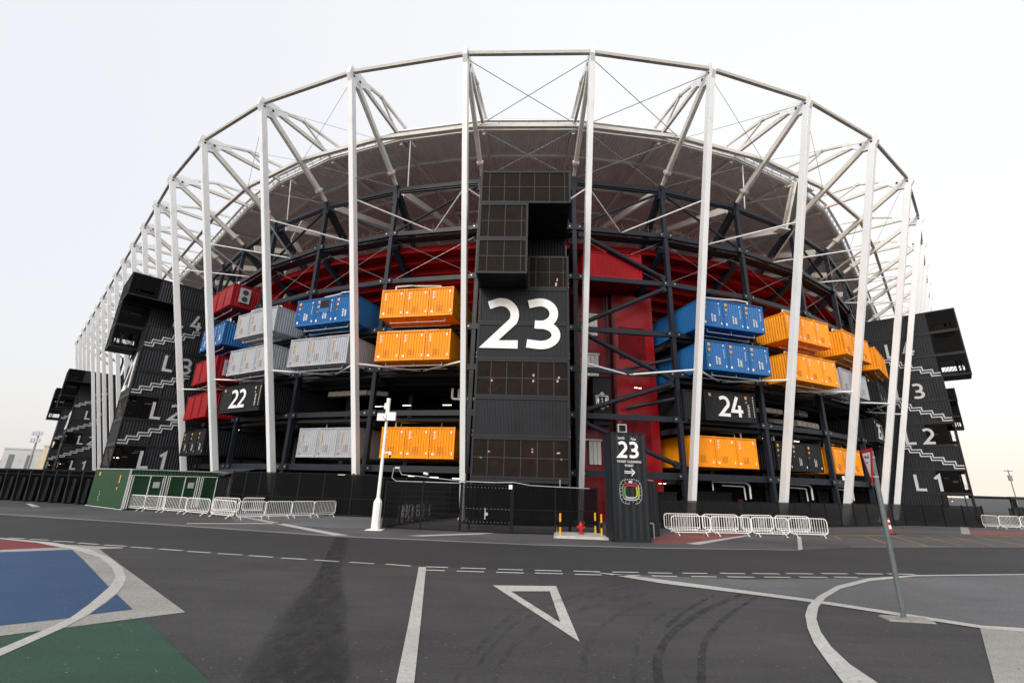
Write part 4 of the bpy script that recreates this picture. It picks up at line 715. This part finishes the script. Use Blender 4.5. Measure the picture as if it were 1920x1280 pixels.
# ------------------------------------------------------------------ ducts, lamps, pipes in the open bays
def open_duct(k, r, z, L, label, h=.42, elbow=True):
    t = thing('air_duct', label, 'duct', F(k, r, 0, z), rot(k), 'air ducts in the open bays')
    b = MB(); b.box(-L/2, L/2, 0, .6, 0, h)
    b.build('duct_body', M['duct'], t)
    for i in range(int(L/.9)+1): x = -L/2+.9*i; b = MB(); b.box(x-.03, x+.03, -.04, .64, -.04, h+.04); b.build('flange', M['duct'], t)
    if elbow: b = MB(); b.bar((L/2-.1,.3,h*.5),(L/2+1.2,1.6,h*.5+.05),.55,h*.9); b.bar((-L/2+.2,.4,h*.4),(-L/2-.6,2.5,h*.4+.5),.5,h*.85); b.build('duct_elbow', M['duct'], t)
open_duct(15.45, 50.2, 10.1, 4.3, 'beige insulated duct under the grey trio left of tower 23')
open_duct(20.6, 50.0, 9.9, 2.6, 'beige duct in the open bay right of number 24')
open_duct(21.2, 50.4, 8.9, 4.2, 'lower beige duct with bent end, between the right masts', .5)
open_duct(21.5, 49.0, 10.4, 2.0, 'upper beige duct stub above the bent one at right', .6, False)
t = thing('water_pipe', 'white pipes bending up in the open bay left of tower 23', 'pipe', F(16.9, 51.0, 0, 9.4), rot(16.9))
b = MB(); b.path([(-1.1,0,.9),(-1.1,0,.1),(-.9,0,0),(2.2,0,0)], .11, 8); b.path([(-.6,.3,.9),(-.6,.3,.1),(2.2,.3,.05)], .11, 8); b.build('pipe_run', M['pipe'], t)
LP = [(16.25,50.5,0,8.95),(16.7,50.5,0,8.95),(15.9,50.5,0,8.9),(16.3,49,0,3.05),(16.55,49,0,3.0),(16.8,49,0,2.95),(15.75,50,0,2.95),(15.5,50,0,3.0),(19.05,49.5,0,8.85),(20.3,50.5,0,7.25),(21.6,51,0,7.4),(18.95,50,0,3.0),(13.6,51,0,7.3),(23.9,58,0,2.1),(24.3,58,0,2.1),(20.75,51.0,0,7.2)]
for i, (k, r, q, z) in enumerate(LP):
    side = 'left' if k < 17.5 else 'right'
    t = thing('tube_lamp', 'lit tube lamp on a dark ceiling %s of tower 23, number %d from it %s' % (side, 0, ''), 'lamp', F(k, r, 0, z), rot(k), 'lit tube lamps under the decks')
    t['label'] = 'lit tube lamp, %s' % ['right of two above the bottom yellow trio','left of two above the bottom yellow trio','just beside the camera pole top','leftmost of three over the pen fence','middle of three over the pen fence','rightmost of three over the pen fence','beside the pictogram sign mast','left of the pictogram sign mast','left of container number 24','small one over the bottom black trio','small one over the far right yellow trio','low behind the ticket sign panel','behind the left red trio','left one under the right L1 wall','right one under the right L1 wall','second small one over the bottom black trio'][i if i > 1 else 1-i]
    b = MB(); b.box(-.38,.38,-.025,.025,0,.045); b.build('tube', M['lamp'], t); b = MB(); b.box(-.46,.46,-.05,.05,.065,.1); b.bar((-.3,0,.1),(-.3,0,.5),.02,.02); b.bar((.3,0,.1),(.3,0,.5),.02,.02); b.build('housing', M['slab'], t)
# pipes in the undercroft at the right
for k in (19.6, 20.5, 21.4):
    t = thing('pipe_loop', 'pale pipe loop under the deck, %s' % {19.6:'behind the near right barriers',20.5:'between the two middle right masts',21.4:'behind the farthest right mast pair'}[k], 'pipe', F(k, 52.0, 0, 2.3), rot(k), 'pipe loops under the deck')
    b = MB(); b.path([(-2.2,0,1.0),(1.2,0,.95),(1.5,0,.7),(1.5,0,-.3)], .08, 8); b.path([(-1.0,.3,.7),(1.2,.3,.65),(1.25,.3,-.4)], .06, 8); b.path([(-2.2,0,1.0),(-2.2,0,.3)], .05, 8); b.build('pipe_run', M['pipe'], t)
# undercroft rooms
for i, (k, r, w_, h_, lab) in enumerate(((15.4,50,3.6,2.6,'dark service cabin behind the left fence'),(16.3,49,5,2.9,'dark cabin behind the pen'),(19.5,50,4.5,2.4,'black corrugated cabin behind the right barriers'),(18.95,50.5,2,2.3,'narrow dark cabin beside the ticket sign'))):
    t = thing('service_cabin', lab, 'cabin', F(k, r, 0, 0), rot(k)); b = MB(); b.box(-w_/2+.06,w_/2-.06,.06,3,.0,h_-.05); b.ribs(-w_/2+.1,w_/2-.1,.1,h_-.12,.02,.24,.035); b.build('cabin_wall', M['black'], t); b = MB(); b.box(-w_/2,w_/2,-.02,3.05,h_-.05,h_+.06); b.build('cabin_roof', M['blackwall'], t)
# ------------------------------------------------------------------ fences
def fence(pts, h, label, post=.09, kind='sheet', z0=.35, rails=True, nm='perf'):
    t = thing('metal_fence', label, 'fence', (pts[0][0], pts[0][1], 0))
    o = Vector((pts[0][0], pts[0][1], 0)); P = [Vector((x, y, 0))-o for x, y in pts]
    up = Vector((0,0,1))
    for a, b_ in zip(P, P[1:]):
        L = (b_-a).length; n = max(1, round(L/2.0)); d = (b_-a)/n; dn = d.normalized()
        for i in range(n):
            p, q = a+d*i, a+d*(i+1)
            s = MB()
            pp, qq = p+dn*.06, q-dn*.06
            if kind == 'sheet':
                nrm = dn.cross(up)*.012
                v = [pp-nrm+up*z0, qq-nrm+up*z0, qq-nrm+up*(h-.08), pp-nrm+up*(h-.08)]; v += [c+nrm*2 for c in v]
                s.add(v, [(0,1,2,3),(7,6,5,4),(0,4,5,1),(3,2,6,7),(0,3,7,4),(1,5,6,2)]); s.build('fence_panel', M[nm], t)
                if z0 > .2:
                    s = MB(); k = int(L/n/.10)
                    for j in range(1, k): c = pp.lerp(qq, j/k); s.bar(c+up*.05, c+up*((h-.08) if nm == 'perfopen' else z0), .016, .016)
                    s.build('lower_bars', M['bblk'], t)
            else:
                k = int(L/n/.055)
                for j in range(1, k): c = pp.lerp(qq, j/k); s.bar(c+up*.05, c+up*(h-.05), .016, .016)
                for z in (.3,.6,.9,1.2,1.5,1.8,2.1,2.4): s.bar(pp+up*z, qq+up*z, .02, .02)
                s.build('fence_panel', M['bblk'], t)
            r = MB()
            for z in (.04, h-.04): r.bar(p+up*z, q+up*z, .05, .06)
            if rails and h > 2.3 and kind == 'sheet': r.bar(p+up*1.25-dn.cross(up)*-.02, q+up*1.25, .04, .05)
            r.build('rail', M['bblk'], t)
    r = MB(); seen = []
    for a, b_ in zip(P, P[1:]):
        L = (b_-a).length; n = max(1, round(L/2.0))
        for i in range(n+1):
            c = a+(b_-a)*(i/n)
            if all((c-s).length > .1 for s in seen): seen.append(c); r = MB(); r.bar(c, c+up*(h+.05), post, post, up=(0,1,0)); r.build('post', M['bblk'], t)
    return t
fence(FA, 3.05, 'dark sheet fence behind the left barriers and camera pole', nm='perf', z0=.12)
fence(FB, 2.9, 'short dark fence closing the pen at the back left', nm='perfdark', z0=.12)
fence([(-4.62,38.5),(-7.24,28.85),(-2.7,27.95)], 2.6, 'see-through wire mesh fence of the pen beside the camera pole', kind='wire')
fence([(-2.62,27.93),(.2,27.54)], 2.6, 'black double gate leaves in front of tower 23', nm='perfopen', z0=.42)
fence([(.3,27.53),(5.15,27.9)], 2.55, 'black sheet fence behind the hydrant and bollards', nm='perfopen', z0=.42)
fence(FR, 1.85, 'low tinted black fence behind the right barriers', nm='glass', z0=.08)
rv = MB()
for (xa, xb, ya, yb) in ((-2.62,.2,27.93,27.54),):
    for zz in (.55, 1.25, 2.4):
        for i in range(14): u = (i+.5)/14; x = xa+(xb-xa)*u; y = ya+(yb-ya)*u; rv.box(x-.014, x+.014, y-.055, y-.04, zz-.014, zz+.014)
tag(rv.build('rivet_rows', M['galv']), 'rows of small bright bolts on the black gate leaves', 'bolts')
t = thing('door_latch', 'small white latch on the black gate in front of tower 23', 'latch', (-1.25,27.66,1.0)); b = MB(); b.box(-.03,.03,-.06,0,-.3,.3); b.box(.02,.16,-.07,0,-.1,.06); b.build('latch_plate', M['galv'], t)
t = thing('cable_conduit', 'thin grey conduit pipes running along the top of the pen fence', 'conduit', (-6.9,28.75,2.6))
b = MB(); b.path([(0,0,.75),(.3,0,.75),(.5,0,.4),(4.2,-.85,.12),(4.4,-.9,.12),(4.4,-.9,.55)], .025); b.path([(0,0,.75),(-.05,0,.2),(.2,0,.02),(4.2,-.8,.0),(4.5,-.9,.1),(6.2,-1.2,.08),(7.2,-1.25,.12),(8.2,-1.25,-.02),(9.6,-1.1,-.06),(11.6,-.95,-.1)], .028); b.path([(9.9,-1.0,-.05),(9.9,-1.0,.35)], .03); b.build('conduit_run', M['galv'], t)
b = MB(); b.box(.1,.35,-.1,.1,.74,.84); b.tube((1.9,-.35,.5),(2.15,-.5,.46),.07,8); b.box(6.95,7.15,-1.36,-1.26,-.25,-.02); b.build('fitting', M['mark'], t)
# pictogram sign mast at the left fence
t = thing('notice_board', 'white safety board with red and yellow pictograms on the fence', 'sign', (-12.0,38.9,0), .42)
b = MB(); b.box(-.22,.22,-.03,.0,1.45,2.5); b.build('board', M['mark'], t)
b = MB(); b.box(-.17,-.02,-.04,-.031,2.1,2.35); b.box(.04,.18,-.04,-.031,1.6,1.9); b.build('red_symbol', M['signred'], t)
b = MB(); b.prism([(.03,2.1),(.19,2.1),(.11,2.32)], -.04, -.031); b.build('yellow_symbol', M['byel'], t)
b = MB(); b.tube((-.1,-.04,1.78),(-.1,-.031,1.78),.07,12); b.build('black_symbol', M['bblk'], t)
b = MB(); b.box(.35,.7,-.03,.0,1.85,2.15); b.build('blue_notice', M['letter'], t)
b = MB(); b.bar((-.35,.1,0),(-.35,.1,3.1),.08,.08); b.build('post', M['bblk'], t)
# left entry lanes
t = thing('entry_gate_row', 'row of dark turnstile cages at the far left edge', 'gate', (-45,44.5,0), math.radians(-18))
b = MB()
b.bar((-6,0,2.75),(11,0,2.75),.1,.1); b.bar((-6,2.6,2.75),(11,2.6,2.75),.1,.1); b.bar((-6,0,2.35),(11,0,2.35),.06,.06); b.build('top_rail', M['bblk'], t)
for i in range(10):
    x = -5.5+1.75*i; b = MB(); b.box(x,x+.1,0,2.6,0,2.7); b.bar((x,0,2.6),(x+.5,-.1,0),.09,.09); b.box(x+.1,x+.6,.3,.36,.1,2.1); b.build('cage', M['screen'], t)
# dark canopy
t = thing('entrance_canopy', 'black corrugated sloping canopy behind the green container', 'canopy', F(14.2, 55.2, 0, 0), rot(14.2))
b = MB()
n = 22
for i in range(n):
    y0 = i*5.2/n; y1 = (i+1)*5.2/n
    z0, z1 = 2.75+y0*.22, 2.75+y1*.22
    b.add([(-2.2,y0,z0),(3.4,y0,z0),(3.4,(y0*.4+y1*.6),z1+.02),(-2.2,(y0*.4+y1*.6),z1+.02)], [(0,1,2,3)]); b.add([(-2.2,(y0*.4+y1*.6),z1+.02),(3.4,(y0*.4+y1*.6),z1+.02),(3.4,y1,z1),(-2.2,y1,z1)], [(0,1,2,3)])
b.build('canopy_roof', M['galv'] if 0 else mat('dark_sheet', (.06,.06,.065), .4), t)
b = MB(); b.box(-2.2,3.4,-.05,0,2.6,2.75); b.box(-2.2,3.4,.2,.3,0,2.6); b.build('canopy_wall', M['black'], t)
# ------------------------------------------------------------------ green container with three white-framed gates
yaw = math.radians(57)
t = thing('green_container', 'green container with three white framed doors at the left', 'container', (-28.83,36.76,0), yaw)
W_, H_, L_ = 7.5, 2.95, 7.4
b = MB(); 
sy = math.radians(0)
b.ribs(.12,L_-.1,.1,H_-.1,.02,.24,.04,axis='x'); b.ribs(.12,L_-.1,.1,H_-.1,W_-.06,.24,.04,axis='x'); b.ribs(.1,W_-.1,.1,H_-.1,L_-.1); b.ribs(.1,W_-.1,2.5,H_-.08,.03); b.box(.06,W_-.06,.06,L_-.06,H_-.1,H_-.05); b.box(.08,W_-.08,.06,.10,.05,2.5); b.build('body', M['green'], t)
b = MB(); b.bar((0,0,0),(0,0,H_),.09,.09); b.bar((0,0,H_),(W_,0,H_),.07,.07); b.bar((0,0,H_),(0,L_,H_),.05,.05); b.bar((0,0,.04),(0,L_,.04),.05,.05); b.bar((W_,0,0),(W_,0,H_),.09,.09); b.build('frame', M['letter'], t)
for i in range(3):
    x0 = .1+i*2.48; d = MB()
    for (a, c) in (((x0,-.08,.1),(x0,-.08,2.55)),((x0+2.3,-.08,.1),(x0+2.3,-.08,2.55)),((x0+1.25,-.08,.1),(x0+1.25,-.08,2.5)),((x0,-.08,2.52),(x0+2.3,-.08,2.52)),((x0+.14,-.06,.1),(x0+.14,-.06,2.45)),((x0+2.16,-.06,.1),(x0+2.16,-.06,2.45))): d.bar(a, c, .05, .05)
    do = d.build('door', M['mark'], t); n_ = MB(); n_.box(x0+1.5,x0+1.95,-.12,-.10,1.6,2.05); n_.build('notice', M['letter'], do)
b = MB()
for i in range(4): b.box(-.02,-.005,5.0+.13*(i%2),5.08+.13*(i%2),.5+.2*i,.62+.2*i)
b.box(-.02,-.005,4.6,4.9,.35,1.0) if 0 else None
b.build('stencil', M['letter'], t); b = MB(); b.box(-.02,-.005,5.9,6.2,2.4,2.7); b.box(-.02,-.005,1.6,1.8,1.9,2.5); b.box(-.02,-.005,1.75,1.95,1.4,1.6); b.build('orange_mark', M['markorange'], t)
# ------------------------------------------------------------------ crowd barriers
def barrier_mesh():
    r = {}
    b = MB(); w, h, c = 1.0, 1.0, .16
    pts = [(-w+c,.18)]; P = [(-w+c,.0,.16),(w-c,.0,.16),(w-.04,.0,.22),(w,.0,.34),(w,.0,h-c),(w-.05,.0,h-.04),(w-c,.0,h),(-w+c,.0,h),(-w+.05,.0,h-.04),(-w,.0,h-c),(-w,.0,.34),(-w+.04,.0,.22),(-w+c,.0,.16)]
    b.path(P, .025, 6); r['frame'] = b.mesh('frame', M['mark'])
    b = MB(); b.tube((-w+.02,0,.26),(w-.02,0,.26),.014,6)
    for i in range(1, 15): x = -w+2*w*i/15; b.tube((x,0,.22),(x,0,h-.01),.012,5)
    r['bars'] = b.mesh('bars', M['mark'])
    b = MB()
    for s in (-1,1): b.path([(s*(w-.28)-.0,-.26,.02),(s*(w-.28),0,.2),(s*(w-.28),.26,.02)], .018, 6); b.box(s*(w-.28)-.03,s*(w-.28)+.03,-.3,-.22,0,.02)
    r['feet'] = b.mesh('feet', M['mark']); return r
BM = barrier_mesh()
names = {}
for where, (x0,y0,x1,y1) in BARS: names.setdefault(where, []).append((x0,y0,x1,y1))
for where, L in names.items():
    for i, (x0,y0,x1,y1) in enumerate(L):
        wr = {'front row left':'in the front row before the green container','back row left':'in the short back row left of the camera pole','front row right':'in the front row right of the ticket sign','back row right':'in the back row right of the ticket sign','far right':'at the far right edge','behind mesh':'behind the wire mesh of the pen'}[where]
        t = thing('crowd_barrier', 'white barrier, %s %s' % (ORD[i], wr), 'barrier', ((x0+x1)/2,(y0+y1)/2,.01), math.atan2(y1-y0,x1-x0)+.04*((i*7)%3-1), 'white crowd control barriers')
        d = math.hypot(x1-x0, y1-y0); t.scale = (min(1.5, d/2*1.02), 1, 1.08)
        for n, me in BM.items(): obj(n, me, t)
# ------------------------------------------------------------------ camera pole
t = thing('camera_pole', 'white pole with boxes and dome camera beside the pen', 'camera pole', (-7.31,27.51,0))
b = MB(); b.box(-.45,.45,-.4,.4,0,.03); b.tube((0,0,.03),(0,0,1.45),.24,8); b.tube((0,0,1.45),(0,0,1.7),.24,8,r2=.11); b.build('base', M['mark'], t)
b = MB(); b.tube((0,0,1.7),(0,0,7.35),.105,12,r2=.075); b.tube((0,0,6.1),(0,0,7.35),.12,8); b.build('shaft', M['mark'], t)
b = MB(); b.box(-.52,-.02,-.22,.02,6.0,6.42); b.box(.06,.55,-.24,.02,6.02,6.5); b.build('equipment_box', M['mark'], t)
b = MB(); b.bar((0,-.02,6.85),(-.42,-.02,6.85),.05,.05); b.box(-.2,.0,-.1,.05,6.7,7.05); b.build('bracket', M['mark'], t)
b = MB(); b.bar((0,0,4.15),(.42,-.05,4.22),.06,.06); b.tube((.42,-.05,4.25),(.42,-.05,4.05),.09,12); b.build('camera_arm', M['mark'], t)
b = MB(); b.tube((.42,-.05,4.05),(.42,-.05,3.9),.085,12,r2=.04); b.build('dome_camera', M['lens'], t)
b = MB(); b.path([(-.1,-.12,6.5),(-.14,-.25,6.2),(-.02,-.27,6.0),(.08,-.14,6.05)], .012); b.build('cable', M['bblk'], t)
# ------------------------------------------------------------------ ticket sign (container standing on end)
sx, sy_ = 5.37, 24.78; yawp = math.atan2(25.01-24.78, 7.3-5.37)
t = thing('ticket_sign_panel', 'tall black upright container sign reading 23 TICKET CLEARING POINT', 'sign', (sx, sy_, 0), yawp)
Wp, Hp = 1.92, 5.42
b = MB(); b.box(0,.06,0,1.2,0,Hp); b.box(Wp-.06,Wp,0,1.2,0,Hp); b.ribs(.06,Wp-.06,.12,Hp-.06,.02,.37,.035); b.box(0,Wp,0,.1,0,.12); b.box(.0,Wp,.0,1.2,Hp-.06,Hp); b.ribs(.02,1.2,.05,Hp-.06,-.02,.3,.03,axis='x'); b.build('panel', M['blackwall'], t)
b = MB(); number(b, '23', .40, 4.12, .82, .15, -.02, .015, gap=.14, sx=.92); b.build('numerals', M['mark'], t)
text_mesh('GATE', .15, M['mark'], t, (.58,-.012,5.06))
text_mesh('\uFE94\uFE91\uFE8D\uFEEE\uFE91', .17, M['mark'], t, (1.25,-.012,5.05))
text_mesh('TICKET CLEARING', .16, M['mark'], t, (.96,-.012,3.86), bold=.004); text_mesh('POINT', .16, M['mark'], t, (.96,-.012,3.66), bold=.004)
b = MB(); stroke(b, [(.68,3.42),(1.18,3.42)], .035, -.02, -.004); stroke(b, [(.68,3.34),(1.18,3.34)], .035, -.02, -.004); stroke(b, [(1.06,3.56),(1.24,3.38),(1.06,3.2)], .04, -.021, -.003); b.build('arrow', M['mark'], t)
# stadium plan: dotted ring, four coloured stands round a dark pitch
cx, cz = .98, 2.42
b = MB()
for i in range(40):
    a = 2*math.pi*i/40+.08; c_, s_ = math.cos(a), math.sin(a); rr = (abs(c_)**3.2+abs(s_)**3.2)**(-1/3.2)
    if abs(i-30) < 2: continue
    x, z = cx+.60*rr*c_*.98, cz+.60*rr*s_; b.tube((x,-.02,z),(x,-.004,z),.020,8)
b.build('plan_dots', M['mark'], t)
def rr_ring(cx, cz, rx, rz, w, a0, a1, m, nm, y=-.012):
    b = MB(); pts = []
    n = 20
    for i in range(n+1):
        a = math.radians(a0+(a1-a0)*i/n); c_, s_ = math.cos(a), math.sin(a); rr = (abs(c_)**4+abs(s_)**4)**(-.25); pts.append((cx+rx*rr*c_, cz+rz*rr*s_))
    stroke(b, pts, w, y-.004, y); b.build(nm, m, t)
for (a0, a1, mm) in ((40,140,'litered'),(140,222,'litegrn'),(222,318,'letter'),(318,400,'liteyel')):
    rr_ring(cx, cz, .33, .30, .06, a0, a1, M[mm], 'plan_stand'); rr_ring(cx, cz, .43, .40, .05, a0, a1, M[mm], 'plan_stand', -.016)
b = MB()
for i in range(36):
    a = 2*math.pi*i/36; c_, s_ = math.cos(a), math.sin(a); rr = (abs(c_)**4+abs(s_)**4)**(-.25)
    if i % 2 == 0: stroke(b, [(cx+.48*rr*c_, cz+.45*rr*s_), (cx+.55*rr*c_, cz+.52*rr*s_)], .02, -.02, -.006)
b.box(cx-.09,cx+.09,-.02,-.006,cz+.42,cz+.54); b.build('plan_ticks', M['letter'], t)
t = thing('floodlight_box', 'small grey floodlight on a stub above the ticket sign', 'floodlight', (6.2,25.6,5.45), .1); b = MB(); b.box(-.25,.25,-.06,.1,.05,.5); b.build('housing', M['galv'], t); b = MB(); b.box(-.18,.18,-.08,-.061,.1,.44); b.build('lens', M['bblk'], t); b = MB(); b.bar((0,0,-.05),(0,0,.06),.08,.08); b.build('stub', M['galv'], t)
t = thing('corrugated_screen', 'dark corrugated screen standing right behind the ticket sign', 'screen', (7.35,26.9,0), .75)
b = MB(); b.ribs(0,1.9,0,3.0,0,.38,.09); b.box(0,1.9,.1,.16,0,3.0); b.build('screen_sheet', M['blackwall'], t); b = MB(); b.path([(-.1,0,3.05),(.4,-.05,3.08),(1.4,-.05,3.02)], .03); b.path([(.4,-.5,0),(.4,-.5,.75),(0,-.4,.85)], .04); b.build('pipe_run', M['galv'], t)
# ------------------------------------------------------------------ bollards, hydrant, concrete pad
t = tag(MB().add([(2.45,25.85,0),(5.35,25.6,0),(5.25,28.15,0),(2.7,28.3,0),(2.5,25.9,.13),(5.3,25.65,.13),(5.2,28.1,.13),(2.75,28.25,.13)], [(4,5,6,7),(0,1,5,4),(1,2,6,5),(2,3,7,6),(3,0,4,7)]).build('concrete_pad', M['concrete']), 'low pale concrete pad carrying bollards and hydrant', 'kerb')
for i, (x, y) in enumerate(((2.8,27.9),(2.84,26.25),(4.97,27.7),(5.06,26.35))):
    t = thing('bollard', ['rear','front','rear','front'][i]+' yellow and black bollard of the '+('left' if i < 2 else 'right')+' pair on the pad', 'bollard', (x,y,.12), 0, 'yellow and black bollards')
    b = MB(); b.tube((0,0,0),(0,0,.4),.055,12); b.tube((0,0,.66),(0,0,1.06),.055,12); b.tube((0,0,1.06),(0,0,1.09),.055,12,r2=.03); b.build('yellow_band', M['byel'], t)
    b = MB(); b.tube((0,0,.4),(0,0,.66),.0555,12); b.build('black_band', M['bblk'], t)
t = thing('fire_hydrant', 'red fire hydrant on the concrete pad beside the ticket sign', 'hydrant', (4.05,27.0,.12))
b = MB(); b.tube((0,0,0),(0,0,.05),.17,14); b.tube((0,0,.05),(0,0,.42),.10,14,r2=.12); b.tube((0,0,.42),(0,0,.46),.16,14); b.tube((0,0,.46),(0,0,.60),.13,14,r2=.06); b.build('barrel', M['hyd'], t)
b = MB(); b.tube((-.22,0,.36),(.22,0,.36),.065,10); b.tube((0,0,.33),(0,-.2,.33),.085,10); b.tube((0,-.2,.33),(0,-.22,.33),.10,10); b.build('outlet', M['hyd'], t)
b = MB(); b.tube((0,0,.60),(0,0,.67),.035,6); b.build('top_nut', M['hyd'], t)
# ------------------------------------------------------------------ give-way sign seen from the side
t = thing('warning_sign', 'grey pole with red bordered triangle sign seen nearly edge on', 'road sign', (8.83,11.44,0), 0)
b = MB(); b.tube((0,0,.0),(0,0,3.62),.052,14); b.tube((0,0,1.28),(0,0,1.31),.056,14); b.build('post', M['pole'], t)
b = MB()
for z in (3.0, 3.45): b.tube((0,0,z),(0,0,z+.03),.06,14); b.bar((-.02,0,z+.015),(-.12,-.02,z+.015),.04,.03)
b.build('clamp', M['galv'], t)
s_ = MB()
def tp(u, z, d=0): return (-.085-.365*u-.93*d, .03-.93*u+.365*d, z)
def tri(mb_, s, z0, d0, d1, inset=0):
    pts = [(-.42*s, 3.66-inset), (.42*s, 3.66-inset), (0, 3.66-.80*1-0+inset*1.6)]
    v = [tp(u, z, d) for d in (d0, d1) for u, z in pts]; mb_.add(v, [(0,1,2),(5,4,3),(0,3,4,1),(1,4,5,2),(2,5,3,0)])
tri(s_, 1, 0, -.012, .012); s_.build('sign_plate', M['signred'], t)
s_ = MB(); tri(s_, .70, 0, .0125, .016, .09); s_.build('sign_face', M['mark'], t)
s_ = MB(); tri(s_, .70, 0, -.016, -.0125, .09); s_.build('sign_face', M['mark'], t)
s_ = MB()
for (u0, u1, z0, z1) in ((-.16,-.04,3.45,3.50),(.0,.14,3.44,3.48),(.1,.14,3.44,3.52),(-.1,-.02,3.32,3.36)):
    for d0, d1 in ((.0165,.019),(-.019,-.0165)):
        v = [tp(u, z, d) for d in (d0, d1) for u, z in ((u0,z0),(u1,z0),(u1,z1),(u0,z1))]; s_.add(v, [(0,1,2,3),(7,6,5,4),(0,4,5,1),(1,5,6,2),(2,6,7,3),(3,7,4,0)])
s_.build('sign_script', M['bblk'], t)
b = MB(); b.add([(-.5,-.22,.0),(.42,-.34,.0),(.5,.1,.0),(-.42,.2,.0),(-.48,-.2,.035),(.4,-.32,.035),(.48,.08,.035),(-.4,.18,.035)], [(4,5,6,7),(0,1,5,4),(1,2,6,5),(2,3,7,6),(3,0,4,7)]); b.build('footing', mat('dusty_concrete', (.24,.23,.215), .9, var=.2, scale=5, bump=.4, bscale=40), t)
# traffic post
t = thing('traffic_post', 'slim red and white traffic post behind the leaning-looking grey pole', 'traffic post', (26.83,34.4,0))
for z0, z1, m_ in ((.05,.35,'signred'),(.35,.6,'mark'),(.6,.8,'signred'),(.8,.95,'mark'),(.95,1.1,'signred')): b = MB(); b.tube((0,0,z0),(0,0,z1),.11-.05*z0,12,r2=.11-.05*z1); b.build('band', M[m_], t)
b = MB(); b.box(-.22,.22,-.22,.22,0,.05); b.build('foot', M['bblk'], t)
# wheel-high socket boxes behind right barriers
for i, (x, y) in enumerate(((20.3,44.6),(21.5,44.7))):
    t = thing('socket_box', '%s of two grey socket boxes with red tops behind the right fence' % ('left','right')[i], 'electric box', (x,y,0), 0, 'grey socket boxes'); b = MB(); b.box(-.25,.25,0,.3,.1,1.4); b.build('box', M['galv'], t); b = MB(); b.box(-.22,.22,-.02,.3,1.4,1.85); b.build('red_top', M['litered'], t)
# ------------------------------------------------------------------ far things
def building(x, y, w_, d_, h_, m_, lab, win=6, storeys=1, rz=.5):
    t = thing('distant_building', lab, 'building', (x,y,0), rz); b = MB(); b.box(0,w_,0,d_,0,h_); b.build('wall', M[m_], t); b = MB(); b.box(-.3,w_+.3,-.3,d_+.3,h_,h_+.8); b.build('roof', M[m_], t)
    for i in range(win): x_ = w_*(i+.5)/win; b = MB(); b.box(x_-w_/win*.16,x_+w_/win*.16,-.08,-.01,h_*.15,h_*.8); b.build('window', M['window'], t)
building(-330,290,60,30,8,'building','low pale building at the far left horizon',3)
building(-278,262,45,30,14,'building','pale building with tall dark windows beside the mobile mast',6)
building(-240,245,22,25,15,'building2','cream building behind the left stair towers',3)
t = thing('telecom_mast', 'tall thin telecom mast beside the pale buildings at left', 'mast', (-190,190,0)); b = MB(); b.bar((0,0,0),(0,0,17.5),.45,.45,up=(0,1,0)); b.build('mast_pole', M['wire'], t)
for z in (13.5, 16.2): b = MB(); [b.box(x-.35,x+.35,-1.0,-.7,z,z+1.8) for x in (-1.6,-.5,.6,1.7)]; b.bar((-2,0,z+.9),(2,0,z+.9),.15,.15); b.bar((-1.2,0,z+.9),(-1.2,-.8,z+.9),.1,.1); b.bar((1.2,0,z+.9),(1.2,-.8,z+.9),.1,.1); b.build('antenna', M['letter'], t)
t = thing('street_lamp', 'distant street lamp on the right horizon', 'street lamp', (190,180,0)); b = MB(); b.bar((0,0,0),(0,0,13),.25,.25,up=(0,1,0)); b.build('post', M['wire'], t); b = MB(); b.bar((-1.6,0,12.6),(1.6,0,12.6),.3,.3); b.box(-.6,.6,-.3,.3,9,11); b.build('lamp_head', M['wire'], t)
# canopies at the far right
for i in range(3):
    t = thing('gate_canopy', '%s dark canopy frame at the right edge behind the barriers' % ('nearest','middle','farthest')[i], 'canopy', (55+i*5.5,52+i*5,0), .45, 'dark canopy frames at right')
    b = MB(); b.box(-2,12,-.2,.1,2.5,2.8); b.box(-2,12,3,3.3,2.5,2.8)
    for x in (-1.8,3,8,11.6): b.box(x,x+.15,-.1,.05,0,2.5); b.box(x,x+.15,-.2,3.3,2.55,2.7)
    b.build('canopy_frame', M['screen'], t); b = MB()
    for x in range(10): b.box(-1+x*1.2,-.6+x*1.2,.5,.6,0,1.6)
    b.build('turnstile', M['screen'], t)
# access platforms on the roof edge at the right
t = thing('roof_gantry', 'cream access gantry with railings hung from the right roof edge', 'gantry', F(21.05, 54.4, 0, 33.3), rot(21.05))
b = MB(); b.box(-1.4,1.6,-.3,.9,.9,1.05); b.bar((-1.3,.3,.9),(-3.2,1.2,-5.2),.8,.2); b.bar((-1.2,0,.9),(.1,0,0),.1,.1); b.bar((1.4,0,.9),(.1,0,0),.1,.1); b.bar((-3,1,-5),(-4.6,1.2,-5.2),.9,.15); b.build('platform', M['cream'], t)
b = MB()
for (p, q) in (((-1.4,-.3,1.05),(1.6,-.3,1.05)),((-1.4,.9,1.05),(1.6,.9,1.05)),((-1.3,0,.9),(-3.2,.9,-5.2))):
    p, q = Vector(p), Vector(q)
    for z in (.5,1.0): b.bar(p+Vector((0,0,z)), q+Vector((0,0,z)), .03, .03)
    for i in range(6): c = p.lerp(q, i/5); b.bar(c, c+Vector((0,0,1.0)), .03, .03)
b.build('railing', M['wire'], t)
# stepped concrete stair behind the left frame
t = thing('inner_stair', 'pale zigzag stair flights inside the frame at upper left', 'stairs', F(13.9, 49.5, 0, 19), rot(13.9))
b = MB()
for i in range(6): s = 1 if i % 2 else -1; b.bar((-s*.9,0,i*2.2),(s*.9,0,i*2.2+2.0),.9,.28)
b.build('flight', M['duct'], t)
